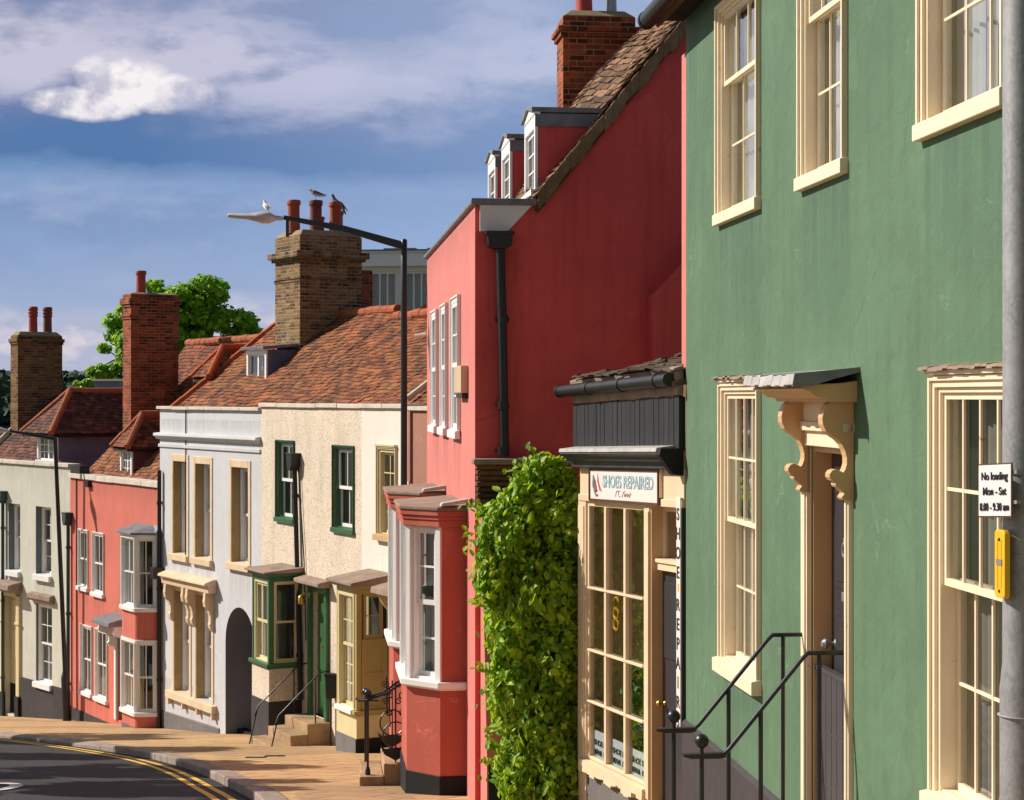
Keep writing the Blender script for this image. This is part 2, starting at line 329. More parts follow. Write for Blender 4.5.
# ---------------------------------------------------------------- the palette
CREAM = (.82, .69, .49)
M = dict(
    green=stucco('green_render', (.082, .160, .086), .16, .34, (.045,.07,.05), .20, .45, (.115,.215,.128), scuff=.38),
    salmon=stucco('salmon_render', (.62, .185, .165), .09, .16, (.25,.08,.07), .10, .18, crack=.1), crimson=stucco('crimson_render', (.66, .088, .080), .17, .42, (.26,.05,.045), .26, .35, crack=.3, scuff=.3),
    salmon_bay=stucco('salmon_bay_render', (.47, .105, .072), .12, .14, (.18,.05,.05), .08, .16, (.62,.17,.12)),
    red=stucco('coral_render', (.60, .150, .105), .10, .16, (.2,.06,.05), .10, .18),
    white=stucco('white_render', (.76, .70, .62), .06, .10, (.4,.35,.28), .08, .12),
    grey=stucco('grey_render', (.60, .585, .595), .06, .14, (.3,.27,.25), .10, .12),
    cream=stucco('cream_render', (.57, .56, .48), .09, .24, (.26,.2,.13), .16, .15),
    pebble=pebbledash('pebbledash_render', (.73, .62, .49), (.15, .11, .085)),
    pink_in_shade=stucco('shaded_pink_render', (.36, .17, .12), .08, .1),  # pink wall colour with its shade painted in
    creamwood=paint('cream_gloss', CREAM, .42, .08, (.30,.20,.11), .12),
    shopcream=paint('weathered_cream_gloss', (.74, .57, .38), .5, .12, (.24,.13,.07), .2),
    tanwood=paint('tan_gloss', (.60, .38, .19), .45, .10, None, .1),
    whitewood=paint('white_gloss', (.80, .78, .76), .4, .05, None, .08),
    olive=paint('olive_gloss', (.40, .32, .12), .45, .08, None, .08),
    palewood=paint('pale_olive_gloss', (.66, .57, .32), .45, .06, None, .06),
    greenwood=paint('green_gloss', (.034, .118, .045), .35, .12, None, .08),
    greydoor=paint('charcoal_gloss', (.035, .035, .042), .3, .1, None, .05),
    greypanel=paint('grey_panel', (.055, .052, .060), .45, .1, None, .05),
    plinth=stucco('dark_plinth', (.045, .038, .040), .2, .3, (.12,.10,.09), .25, .3),
    black=stucco('black_plinth', (.012, .011, .013), .2, .3, (.08,.07,.06), .25, .25),
    greyplinth=stucco('grey_plinth', (.15, .14, .14), .2, .3, (.06,.05,.05), .25, .25),
    iron=metal('black_iron', (.012, .012, .014), .38, 0.0, .3),
    cast=metal('black_cast_pipe', (.010, .010, .011), .42, 0.0, .3),
    teal=metal('dark_teal_pipe', (.02, .05, .055), .45, 0.0, .3),
    lead=metal('lead_sheet', (.16, .165, .19), .5, .0, .3),
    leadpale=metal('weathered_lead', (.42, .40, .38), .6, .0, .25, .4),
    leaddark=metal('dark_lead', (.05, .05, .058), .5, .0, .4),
    galv=metal('galvanised_steel', (.26, .26, .27), .50, .25, .2, .5, (.36,.36,.37)),
    lamp_metal=metal('black_lamp_paint', (.016, .015, .017), .38),
    lamp_head=metal('pale_grey_lamp_casing', (.45, .42, .42), .4),
    glass=glass('window_glass'),
    boards=boards_mat('black_boards', (.012, .013, .015)),
    sandstone=stone('stone_trim', (.70, .53, .36), .15, .25),
    reveal_shade=stone('stone_reveal_shade', (.42, .29, .14), .2, .25),  # darker copy of the stone trim, with shade in its colour
    stepstone=stone('worn_step_stone', (.42, .27, .15), .3, .4, .85, (.2,.16,.08)),
    slab=stone('weathered_slab', (.30, .22, .17), .3, .5, .9, (.16,.13,.08)),
    coping=stone('pale_coping', (.62, .55, .47), .2, .4),
    b_red=brick('red_brick', (.36, .085, .035), (.15, .04, .025), (.26, .18, .12), None),
    b_bright=brick('orange_red_brick', (.37, .075, .025), (.20, .042, .02), (.30, .19, .11), (.05,.035,.02), mossamt=.4),
    b_yellow=brick('brown_stock_brick', (.25, .15, .065), (.12, .062, .03), (.34, .265, .17), (.17,.125,.03), mossamt=.35),
    b_old=brick('old_stock_brick', (.21, .10, .042), (.10, .05, .026), (.26, .19, .11), (.20,.13,.02), mossamt=.5),
    pot=stone('terracotta', (.36, .075, .035), .2, .2, .7),
    potdark=stone('dark_terracotta', (.17, .05, .035), .25, .2, .7),
    potred=stone('red_terracotta', (.38, .055, .04), .15, .15, .6),
    zinc=metal('zinc_flue', (.30, .31, .33), .4, .6),
    t_orange=tilemat('orange_roof_tile', [(.23,.072,.032), (.36,.11,.042), (.29,.09,.038), (.45,.16,.065), (.28,.088,.035), (.17,.055,.030)], (.30,.19,.06), .42),
    t_red=tilemat('red_roof_tile', [(.20,.056,.028), (.29,.080,.034), (.34,.105,.042), (.24,.070,.032), (.18,.052,.028)], (.24,.14,.05), .3),
    t_brown=tilemat('brown_roof_tile', [(.12,.046,.030), (.17,.062,.038), (.20,.078,.045), (.14,.052,.034)], None),
    t_moss=tilemat('mossy_roof_tile', [(.16,.085,.050), (.24,.125,.070), (.20,.105,.060), (.30,.165,.095), (.18,.095,.055)], (.20,.145,.04), .35),
    t_slate=tilemat('slate_and_moss', [(.09,.07,.055), (.14,.11,.085), (.11,.085,.065), (.17,.13,.09)], (.17,.11,.045), .5),
    ridge=stone('ridge_tile', (.37, .095, .042), .25, .3, .85, (.24,.15,.06)),
    ridge_bright=stone('bright_ridge_tile', (.44, .085, .022), .2, .3, .85),
    verge=stone('mortar_verge', (.26, .165, .095), .5, 1.0, .95, (.15,.12,.05)),
    mortar=stone('flaunching_mortar', (.30, .23, .14), .3, .7, .95, (.32,.20,.04)),
    net=cloth('net_curtain', (.60, .59, .56)), drape=cloth('drawn_curtain', (.38, .33, .28)), darkdrape=cloth('dark_curtain', (.10, .10, .11)),
    pane_pale=cloth('pane_paling_cloth', (.72,.70,.66)), amber=cloth('amber_curtain', (.75, .42, .08)), blind=paint('roller_blind', (.62, .52, .38), .8, .05),
    teal_reveal_shade=stucco('teal_grey_reveal_shade', (.13, .17, .19), .1, .1),  # dark colour that puts shade on the cream house reveals
    maroon=paint('maroon_boards', (.13, .022, .026), .6, .2), bluegrey=paint('blue_grey_lead_cheek', (.12, .13, .20), .6, .3),
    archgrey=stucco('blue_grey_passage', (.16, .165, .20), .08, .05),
    black_plastic=flat('black_plastic', (.015, .015, .017), .4), yellow=paint('yellow_plastic', (.80, .44, .010), .45, .08),
    signwhite=paint('sign_white', (.78, .70, .66), .4, .04), signface=paint('plate_white', (.76, .72, .72), .35, .02),
    ink=flat('black_lettering', (.02, .018, .03), .5), teal_ink=flat('teal_lettering', (.20, .36, .43), .5), grey_ink=flat('grey_lettering', (.22, .19, .19), .5),
    brown_ink=flat('brown_script', (.42,.30,.26), .6), pale_ink=flat('pale_blue_lettering', (.55, .68, .72), .5), red_ink=flat('crimson_mark', (.65, .06, .12), .5), brownframe=paint('brown_frame', (.10, .045, .03), .4, .2),
    paper=flat('notice_paper', (.80, .82, .86), .7), inside=flat('unlit_room_paint', (.03, .028, .025), .9), gull_white=flat('white_feathers', (.75, .73, .70), .8), bird_grey=flat('grey_feathers', (.13, .13, .15), .8),
    bird_dark=flat('dark_feathers', (.04, .04, .05), .8), beak=flat('yellow_beak', (.7, .45, .05), .5),
    brass=metal('brass', (.55, .33, .07), .35, .8), beige_box=paint('beige_box', (.56, .42, .28), .5, .06),
)

# ---------------------------------------------------------------- windows
def sash_mesh(fr, u0, u1, z0, z1, o, cols, rows, st=.045, bar=.02, th=.03, ):
    b = MB(fr)
    b.box(u0, u0+st, o-th, o, z0, z1); b.box(u1-st, u1, o-th, o, z0, z1)
    b.box(u0+st, u1-st, o-th, o, z0, z0+st*1.15); b.box(u0+st, u1-st, o-th, o, z1-st, z1)
    for c in range(1, cols):
        x = u0+st + (u1-u0-2*st)*c/cols; b.box(x-bar/2, x+bar/2, o-min(th,.02)+.004, o-.003, z0+st*1.15, z1-st)
    for r in range(1, rows):
        y = z0+st*1.15 + (z1-z0-2.15*st)*r/rows
        b.box(u0+st, u1-st, o-min(th,.02)+.006, o-.005, y-bar/2, y+bar/2)
    return b
def curtain_mesh(fr, u0, u1, z0, z1, o, amp=.018, per=.11):
    b = MB(fr); n = max(8, int((u1-u0)/per*6)); ph = random.random()*6
    fr_ = [(u0+(u1-u0)*i/n, o+amp*math.sin(ph+2*PI*(u1-u0)*i/n/per)+amp*.5*math.sin(ph*2+9*i/n)) for i in range(n+1)]
    base = len(b.v)
    for u, q in fr_: b.v += [(u, q, z0), (u, q, z1)]
    for i in range(n): b.f.append((2*i, 2*i+2, 2*i+3, 2*i+1))
    return b
def window(T, fr, u0, u1, z0, z1, o=0.0, depth=0.0, inset=.07, arch=0.0, proud=.03, sill=(.08, .07, .05), cols=2, rt=2, rb=2, frame='whitewood', sash=None, sillm=None,
           curtain=None, bar=.02, st=.045, box=.05, meet=.5, single=False, jamb=None, crown=0.0, step=.04, blind=False, parent=None, label=None):
    sash = sash or frame; sillm = sillm or frame
    b = MB(fr); of = o - depth
    if arch:
        a = arch
        for (x0, x1, y0, y1) in ((u0-a, u0, z0, z1+a), (u1, u1+a, z0, z1+a), (u0, u1, z1, z1+a)):
            b.box(x0, x1, o-.02, o+proud, y0, y1)
        b.box(u0-a, u0-a*.55, o+proud, o+proud+.018, z0, z1+a); b.box(u1+a*.55, u1+a, o+proud, o+proud+.018, z0, z1+a); b.box(u0-a*.55, u1+a*.55, o+proud, o+proud+.018, z1+a*.55, z1+a)
        if crown: b.box(u0-a-.005, u1+a+.005, o-.02, o+proud+.035, z1+a+.003, z1+a+crown)
    # box frame in the opening
    bk = of - inset - step - .06
    b.box(u0-.001, u0+box, bk, of, z0, z1); b.box(u1-box, u1+.001, bk, of, z0, z1); b.box(u0+box, u1-box, bk, of, z1-box, z1+.001)
    b.box(u0+box, u1-box, bk, of-inset*.5, z0-.001, z0+.03)
    w = b.obj('window', M[frame], parent or T, T, label=label, bevel=.004)
    if sill:
        h, p, e = sill
        MB(fr).prism([(of-inset, z0+.022), (o+p, z0+.004), (o+p, z0-h), (of-inset-.02, z0-h)], u0-arch-e, u1+arch+e, 'oz').obj('sill', M[sillm], w, T, bevel=.006)
    a0, a1, c0, c1 = u0+box, u1-box, z0+.03, z1-box
    zm = c0 + (c1-c0)*(1-meet)
    if single:
        sash_mesh(fr, a0, a1, c0, c1, of-inset, cols, rt, st, bar).obj('sash', M[sash], w, T)
        panes = [(c0, c1, of-inset-.018)]
    else:
        sash_mesh(fr, a0, a1, zm-.02, c1, of-inset, cols, rt, st, bar).obj('sash', M[sash], w, T)
        sash_mesh(fr, a0, a1, c0, zm+.02, of-inset-step, cols, rb, st, bar).obj('sash', M[sash], w, T)
        panes = [(zm, c1, of-inset-.018), (c0, zm, of-inset-step-.018)]
    for p0, p1, q in panes:
        g = MB(fr); t = random.uniform(-.006, .006)
        g.quad((a0+.01, q+t, p0+.01), (a1-.01, q-t, p0+.01), (a1-.01, q-t, p1-.01), (a0+.01, q+t, p1-.01)).obj('pane', M['glass'], w, T)
    oc = of-inset-step-.12
    if curtain:
        kinds = curtain if isinstance(curtain, tuple) else (curtain, 'full')
        mt, how = kinds[0], kinds[1]; W = a1-a0
        if how == 'full': curtain_mesh(fr, a0, a1, c0, c1, oc).obj('curtain', M[mt], w, T, smooth=True)
        elif how == 'sides':
            curtain_mesh(fr, a0-.05, a0+W*.24, c0, c1, oc).obj('curtain', M[mt], w, T, smooth=True)
            curtain_mesh(fr, a1-W*.24, a1+.05, c0, c1, oc).obj('curtain', M[mt], w, T, smooth=True)
        elif how == 'left': curtain_mesh(fr, a0-.05, a0+W*.45, c0, c1, oc).obj('curtain', M[mt], w, T, smooth=True)
        elif how == 'lower': curtain_mesh(fr, a0, a1, c0, zm+.05, oc).obj('curtain', M[mt], w, T, smooth=True)
        elif how == 'upper': curtain_mesh(fr, a0, a1, zm-.1, c1, oc).obj('curtain', M[mt], w, T, smooth=True)
    if blind:
        MB(fr).box(a0, a1, oc+.035, oc+.045, c1-(c1-c0)*blind, c1).obj('blind', M['blind'], w, T)
    return w

# ---------------------------------------------------------------- roofs
def inpoly(x, y, poly):
    r = False; n = len(poly)
    for i in range(n):
        x0, y0 = poly[i]; x1, y1 = poly[(i+1) % n]
        if (y0 > y) != (y1 > y) and x < (x1-x0)*(y-y0)/(y1-y0)+x0: r = not r
    return r
def tile_plane(b, O, ud, sd, poly, tw=.17, gauge=.105, lift=.024, jit=1.0, warp=None):
    """Courses of single tiles laid on a sloping plane; poly is its outline in (along eave, up slope) metres."""
    O = Vector(O); ud = Vector(ud).normalized(); sd = Vector(sd).normalized(); nr = ud.cross(sd)
    if nr.z < 0: nr = -nr
    W = warp or (lambda a, c: .03*math.sin(a*1.3+c*.7)+.02*math.sin(a*2.9+1.7*c+1))
    amin = min(p[0] for p in poly); amax = max(p[0] for p in poly); cmin = min(p[1] for p in poly); cmax = max(p[1] for p in poly)
    pt = lambda a, c, h: tuple(O + ud*a + sd*c + nr*(h + W(a, c)))
    r = 0; c = cmin
    while c < cmax:
        a = amin - (tw*.5 if r % 2 else 0)
        while a < amax:
            g = .003; x0, x1 = a+g, a+tw-g
            if inpoly(a+tw*.5, c+gauge*.5, poly):
                x0 = max(x0, amin-.02); x1 = min(x1, amax+.02)
                l = lift + random.uniform(-.006, .009)*jit; dl = random.uniform(-.007, .007)*jit; dc = random.uniform(-.01, .01)*jit
                c1 = c + gauge*1.25; c0 = c+dc
                vs = [pt(x0,c0,l+dl), pt(x1,c0,l-dl), pt(x1,c1,.006), pt(x0,c1,.006), pt(x0,c0,l+dl-.018), pt(x1,c0,l-dl-.018), pt(x1,c1,-.006), pt(x0,c1,-.006)]
                b.add(vs, [(0,1,2,3), (0,4,5,1), (0,3,7,4), (1,5,6,2)])
            a += tw
        c += gauge; r += 1
    # the battens and boards below
    vs = [pt(p[0], p[1], -.085) for p in poly] + [tuple(Vector(pt(p[0], p[1], -.14))) for p in poly]; n = len(poly)
    b.add(vs, [tuple(range(n)), tuple(range(2*n-1, n-1, -1))] + [(i, (i+1) % n, (i+1) % n+n, i+n) for i in range(n)])
    return b
def roof_slope(T, fr, u0, u1, i0, z0, i1, z1, mat, poly=None, name='roof', warp=None, parent=None, **kw):
    """Slope rising inwards from an eave at depth i0, height z0 to depth i1, height z1; poly in (u, fraction up)."""
    L = math.hypot(i1-i0, z1-z0); sd = (0, -(i1-i0)/L, (z1-z0)/L)
    pl = [(u-u0, t*L) for u, t in poly] if poly else [(0,0), (u1-u0,0), (u1-u0,L), (0,L)]
    b = MB(fr); tile_plane(b, (u0, -i0, z0), (1,0,0), sd, pl, warp=warp, **kw)
    return b.obj(name, M[mat], parent or T, T)
def ridge_tiles(T, fr, p0, p1, mat, r=.11, seg=.33, parent=None, name='ridge_tiles'):
    b = MB(fr); p0 = Vector(p0); p1 = Vector(p1); n = max(2, int((p1-p0).length/seg))
    for i in range(n):
        a = p0.lerp(p1, i/n); c = p0.lerp(p1, (i+1.12)/n); j = Vector((0, 0, random.uniform(-.012, .012)))
        b.tube([a+j, c+j], [r*random.uniform(.93, 1.0), r*random.uniform(1.0, 1.07)], 10)
    return b.obj(name, M[mat], parent or T, T)
def chimney(T, fr, u0, u1, o0, o1, z0, z1, mat, pots=(), caps=((.06, .10, .14),), parent=None, flaunch=.1, mortar='mortar', crown=.3):
    """Brick stack with projecting courses near its top: caps = (out, below top, height)."""
    b = MB(fr); b.box(u0, u1, o0, o1, z0, z1)
    for e, d, h in caps: b.box(u0-e, u1+e, o0-e, o1+e, z1-d-h, z1-d); b.box(u0-e*.5, u1+e*.5, o0-e*.5, o1+e*.5, z1-d-h-.065, z1-d-h-.001)
    c = b.obj('chimney', M[mat], parent or T, T, bevel=.008)
    f = .06
    fl = MB(fr); a = [(u0,o0),(u1,o0),(u1,o1),(u0,o1)]; i = [(u0+.12,o0+.12),(u1-.12,o0+.12),(u1-.12,o1-.12),(u0+.12,o1-.12)]
    fl.add([(x,y,z1+.002) for x,y in a]+[(x,y,z1+flaunch) for x,y in i], [(3,2,1,0),(4,5,6,7),(0,1,5,4),(1,2,6,5),(2,3,7,6),(3,0,4,7)])
    fl.obj('mortar_cap', M[mortar], c, T, bevel=.02)
    for (u, o, r, h, m, style) in pots:
        zb = z1+flaunch-.06
        if style == 'roll': prof = [(r*1.05,0),(r*.95,.08),(r*.88,h*.62),(r*1.05,h*.64),(r*1.05,h*.68),(r*.9,h*.7),(r*1.06,h*.76),(r*1.06,h*.8),(r*.9,h*.82),(r*1.06,h*.88),(r*1.0,h*.97),(r*.8,h),(r*.7,h),(r*.65,h*.9)]
        else: prof = [(r*1.08,0),(r*1.0,.05),(r*.9,h*.6),(r*.92,h*.84),(r*1.05,h*.86),(r*1.08,h*.97),(r*1.0,h),(r*.78,h),(r*.75,h*.9)]
        MB(fr).lathe((u,o,zb), prof, 18).obj('chimney_pot', M[m], c, T, smooth=True)
    return c

# ---------------------------------------------------------------- leaves
def leaf_mesh(name, pos, nrm, size, mat, parent, base, kind=None, aspect=.5, droop=.5, seed=1):
    """Many small folded leaves as one mesh; pos and nrm are (N, 3) world arrays."""
    rg = np.random.default_rng(seed); N = len(pos)
    n = nrm / (np.linalg.norm(nrm, axis=1, keepdims=True)+1e-9)
    t = rg.normal(size=(N,3)); t[:,2] -= droop*1.6; t -= n*(t*n).sum(1, keepdims=True); t /= (np.linalg.norm(t, axis=1, keepdims=True)+1e-9)
    w = np.cross(n, t); s = size*rg.uniform(.5, 1.4, (N,1)); f = s*rg.uniform(.05, .22, (N,1))
    p = pos - np.array(base)
    V = np.stack([p - t*s*.5, p - t*s*.1 + w*s*aspect*.5 + n*f*.6, p + t*s*.22 + w*s*aspect*.42 + n*f*.5, p + t*s*.55 - n*f*.7, p + t*s*.22 - w*s*aspect*.42 + n*f*.5, p - t*s*.1 - w*s*aspect*.5 + n*f*.6], 1).reshape(-1,3)
    i = np.arange(N)*6
    tri = np.stack([i, i+1, i+2, i+3, i, i+3, i+4, i+5], 1).reshape(-1)
    me = bpy.data.meshes.new(name)
    me.vertices.add(len(V)); me.vertices.foreach_set('co', V.astype(np.float32).ravel())
    me.loops.add(len(tri)); me.loops.foreach_set('vertex_index', tri.astype(np.int32))
    me.polygons.add(2*N); me.polygons.foreach_set('loop_start', (np.arange(2*N)*4).astype(np.int32)); me.polygons.foreach_set('loop_total', np.full(2*N, 4, np.int32))
    me.update(calc_edges=True); me.validate()
    me.materials.append(mat)
    o = bpy.data.objects.new(name, me); COL.objects.link(o)
    if parent is not None: o.parent = parent
    if kind: o['kind'] = kind
    return o
def blob_points(blobs, n, seed, shell=.55, lump=.25, clump=None):
    """Points near the skins of overlapping ellipsoids: (cx,cy,cz,rx,ry,rz)."""
    rg = np.random.default_rng(seed); w = np.array([b[3]*b[4]+b[4]*b[5]+b[3]*b[5] for b in blobs]); w = w/w.sum()
    k = rg.choice(len(blobs), n, p=w); B = np.array(blobs)[k]
    d = rg.normal(size=(n,3)); d /= np.linalg.norm(d, axis=1, keepdims=True)
    r = 1 - np.abs(rg.normal(size=(n,1)))*shell*.5 + .0
    lum = 1 + lump*np.sin(d[:,0:1]*5+k[:,None]*1.7)*np.sin(d[:,1:2]*6+k[:,None])*np.cos(d[:,2:3]*5+k[:,None]*2.3)
    return B[:,:3] + d*r.clip(.1,1.15)*lum*B[:,3:], d/(B[:,3:]/B[:,3:].max(1, keepdims=True))
def text(T, fr, s, u, z, o, size, mat, parent, name='lettering', align='LEFT', sx=1.0, bold=0.0, spacing=1.0, root=None):
    cu = bpy.data.curves.new(name, 'FONT'); cu.body = s; cu.size = size; cu.align_x = align; cu.align_y = 'BOTTOM_BASELINE'; cu.extrude = .0015; cu.offset = bold; cu.space_character = spacing
    tmp = bpy.data.objects.new('tmp', cu); COL.objects.link(tmp); dg = bpy.context.evaluated_depsgraph_get()
    me = bpy.data.meshes.new_from_object(tmp.evaluated_get(dg)); bpy.data.objects.remove(tmp)
    b = MB(fr); b.v = [(u + v.co.x*sx, o + v.co.z, z + v.co.y) for v in me.vertices]; b.f = [tuple(p.vertices) for p in me.polygons]
    bpy.data.meshes.remove(me)
    return b.obj(name, M[mat], parent, root or T)
# ================================================================ the green house
FG = Fr((1.536, 16.33), (2.386, 8.62))
GH = Thing('green_house', 'green rendered house with cream sash windows and a bracketed door canopy', 'house', FG, GP(16.33))
uN = FG.L * 2.05
gz0, gz1 = GP(16.33) - .5, E + 3.36
AR = .062
up = []; lo = []
for x0, x1 in ((714, 757.5), (796, 843.5), (915, 1003)):
    u0, u1 = FG.u(x0, .04), FG.u(x1-2, .04); up.append((u0+AR, u1-AR, E+1.47, E+3.10))
for x0, x1 in ((717, 758), (927, 1015)):
    u0, u1 = FG.u(x0, .04), FG.u(x1-2, .04); lo.append((u0+AR, u1-AR, E-2.10, E+.05))
_zl = lambda e: E+e-GH.zb
M['green'] = stucco('green_render', (.092, .166, .096), .17, .36, (.045,.07,.05), .20, .45, (.115,.205,.125), scuff=.42, stains=[(0, h[0]-.05, h[1]+.12, _zl(1.37), .9) for h in up]+[(0, lo[0][0]-.05, lo[0][1]+.12, _zl(-2.2), .7), (0, .05, .5, _zl(3.2), 1.6)], stain_col=(.045,.095,.075))
door = (FG.u(811.0), FG.u(849.5), E-2.95, E-.32)
MB(FG).wall(0, uN, gz0, gz1, [(*h, .2) for h in up+lo] + [(*door, .17)], .2).quad((0,0,gz0),(0,0,gz1),(0,-5,gz1),(0,-5,gz0)).quad((uN,0,gz0),(uN,0,gz1),(uN,-5,gz1),(uN,-5,gz0)).quad((0,-5,gz0),(0,-5,gz1),(uN,-5,gz1),(uN,-5,gz0)).obj('wall', M['green'], GH)
b = MB(FG); pz = E-2.87
for a, c in ((-.02, door[0]-.09), (door[1]+.09, uN)): b.prism([(.002, pz+.03), (.035, pz), (.035, gz0), (.002, gz0)], a, c, 'oz')
b.obj('plinth', M['plinth'], GH, bevel=.008)
for i, h in enumerate(up):
    window(GH, FG, *h, arch=AR, proud=.022, inset=.022, step=.055, cols=3, rt=1, rb=2, meet=.35, frame='creamwood', sill=(.085, .055, .012), bar=.016, st=.032, box=.024, curtain=('pane_pale', 'full' if i < 2 else 'left'))  # pale curtains added so the panes look like reflected sky
for i, h in enumerate(lo):
    window(GH, FG, *h, arch=AR, proud=.022, inset=.022, step=.065, cols=4, rt=2, rb=2, meet=.475, frame='creamwood', sill=(.10, .08, .012), bar=.018, st=.034, box=.028, crown=.03, curtain=('drape', 'left') if i else ('net', 'full'))  # full net added to the first window for its pale reflection
# lead caps over the two lower windows
for h in lo:
    b = MB(FG); n = 16
    for i in range(n):
        a = h[0]-AR-.012 + (h[1]-h[0]+2*AR+.024)*i/n; c = (h[1]-h[0]+2*AR+.024)/n; d = random.uniform(-.01, .012)
        b.prism([(0, h[3]+AR+.060), (.085, h[3]+AR+.046+d*.6), (.090, h[3]+AR+.030+d), (0, h[3]+AR+.032)], a, a+c*.985, 'oz')
    b.obj('lead_cap', M['slab'], GH)
# doorcase
d0, d1, dz0, dz1 = door
b = MB(FG)
for a, c in ((d0-.13, d0), (d1, d1+.075)):
    b.box(a, c, -.01, .03, dz0, dz1+.10); b.box(a+.02, c-.02, .03, .042, dz0, dz1+.06)
b.box(d0, d1, -.01, .045, dz1, dz1+.10); b.box(d0-.10, d1+.10, -.01, .075, dz1+.10, dz1+.16); b.box(d0-.08, d1+.08, -.01, .055, dz1+.16, E+.02)
dc = b.obj('doorcase', M['creamwood'], GH, bevel=.006)
b = MB(FG); b.box(d0-.001, d0+.02, -.135, -.012, dz0, dz1); b.box(d1-.02, d1+.001, -.135, -.012, dz0, dz1); b.box(d0+.02, d1-.02, -.135, -.012, dz1-.04, dz1+.001); b.obj('door_lining', M['tanwood'], dc, GH)
b = MB(FG); b.box(d0+.002, d1-.002, -.19, -.136, dz0, dz1-.02)
for zq0, zq1 in ((dz0+.2, dz0+.85), (dz0+1.0, dz0+1.55), (dz0+1.7, dz1-.2)):
    for q0, q1 in ((d0+.12, (d0+d1)/2-.05), ((d0+d1)/2+.05, d1-.12)):
        b.box(q0, q1, -.14, -.128, zq0, zq1); b.box(q0+.05, q1-.05, -.13, -.118, zq0+.05, zq1-.05)
dr = b.obj('door', M['greydoor'], GH, bevel=.004)
um = (d0+d1)/2
MB(FG).box(um-.11, um+.11, -.134, -.11, E-1.32, E-1.26).obj('letter_plate', M['zinc'], dr, GH, bevel=.003)
b = MB(FG); b.lathe((um, -.125, E-.92), [(.035,0),(.04,.012),(.02,.03),(.012,.03)], 12, (0,1,0)); b.tube([(um+.03*math.sin(t), -.095, E-.98+.045*math.cos(t)) for t in np.linspace(0, 2*PI, 13)], .008, 6); b.obj('knocker', M['zinc'], dr, GH, smooth=True)
b = MB(FG); b.lathe((d0+.13, -.136, E-1.62), [(.028,0),(.03,.01),(.012,.02),(.012,.05),(.03,.06),(.034,.08),(.02,.1)], 14, (0,1,0)); b.obj('handle', M['zinc'], dr, GH, smooth=True)
# low boarded gate across the doorway
b = MB(FG); gt = E-1.80; n = 7
for i in range(n):
    a = d0+.004 + (d1-d0-.008)*i/n; c = d0+.004 + (d1-d0-.008)*(i+1)/n; b.box(a, c-.008, -.06, -.03, dz0+.02, gt)
b.box(d0+.004, d1-.004, -.07, -.058, dz0+.1, dz0+.18); b.box(d0+.004, d1-.004, -.075, -.02, gt, gt+.03)
for q in (.38, .72): b.box(d0+.004, d1-.004, -.032, -.027, gt-q, gt-q+.012)
b.obj('half_gate', M['greypanel'], GH, bevel=.003)
# canopy on scrolled brackets
c0, c1 = d0-.20, d1+.21
b = MB(FG); b.prism([(0,E+.10),(.10,E+.085),(.33,E+.075),(.36,E+.05),(.30,E+.035),(.26,E+.0),(.2,E-.01),(.2,E-.03),(0,E-.03)], c0+.04, c1-.04, 'oz')
cn = b.obj('canopy', M['tanwood'], GH, bevel=.005)
b = MB(FG); n = 12
for i in range(n):
    a = c0 + (c1-c0)*i/n; c = a+(c1-c0)/n*.985; dd = random.uniform(-.006, .008)
    b.prism([(0,E+.175),(.40,E+.135+dd),(.415,E+.070+dd),(.39,E+.065+dd),(.38,E+.10),(0,E+.150)], a, c, 'oz')
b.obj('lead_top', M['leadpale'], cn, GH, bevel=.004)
b = MB(FG); b.prism([(.0,E+.150),(.0,E+.181),(.405,E+.141),(.42,E+.060),(.30,E+.066),(.16,E+.11)], c1-.002, c1+.012, 'oz'); b.obj('lead_flap', M['lead'], cn, GH)
outl = [(550,238),(440,240),(418,258),(403,285),(396,318),(399,350),(414,382),(440,402),(468,420),(490,443),(505,472),(514,505),(514,535),(506,560),(496,574),(480,565),(460,559),(442,565),(431,580),(431,597),(442,612),(456,616),(464,612),(462,622),(458,632),(466,645),(478,643),(484,655),(492,664),(502,672),(495,682),(488,690),(494,702),(510,706),(530,708),(550,710)]
bp = [((550-x)/767, E+.288-y/767) for x, y in outl]
for a in (d0-.10, d1+.0):
    MB(FG).prism(bp, a, a+.10, 'oz').obj('bracket', M['tanwood'], cn, GH, bevel=.006)
# threshold and steps
b = MB(FG)
for i in range(3): b.box(d0-.18, d1+.18, .0 if i == 0 else .36+.3*(i-1), .36+.3*i, gz0, dz0-.0-.17*i)
b.box(d0, d1, -.2, .02, gz0, dz0-.01)
b.obj('steps', M['stepstone'], GH, bevel=.012)
# eaves: boarded soffit, gutter, tiles
roof_slope(GH, FG, -.18, uN, -.30, gz1+.02, 2.6, gz1+2.6, 't_moss', gauge=.11)
b = MB(FG); b.prism([(.0, gz1-.02), (.26, gz1-.02), (.30, gz1+.0), (.30, gz1+.06), (0, gz1+.04)], -.12, uN, 'oz'); b.obj('soffit', M['black'], GH)
b = MB(FG); b.tube([(-.22, .315, gz1-.0), (uN, .315, gz1-.0)], .075, 14)
for i in range(4): b.tube([(-.22+i*1.8, .315, gz1-.0), (-.16+i*1.8, .315, gz1-.0)], .083, 14)
g = b.obj('gutter', M['cast'], GH, smooth=True)
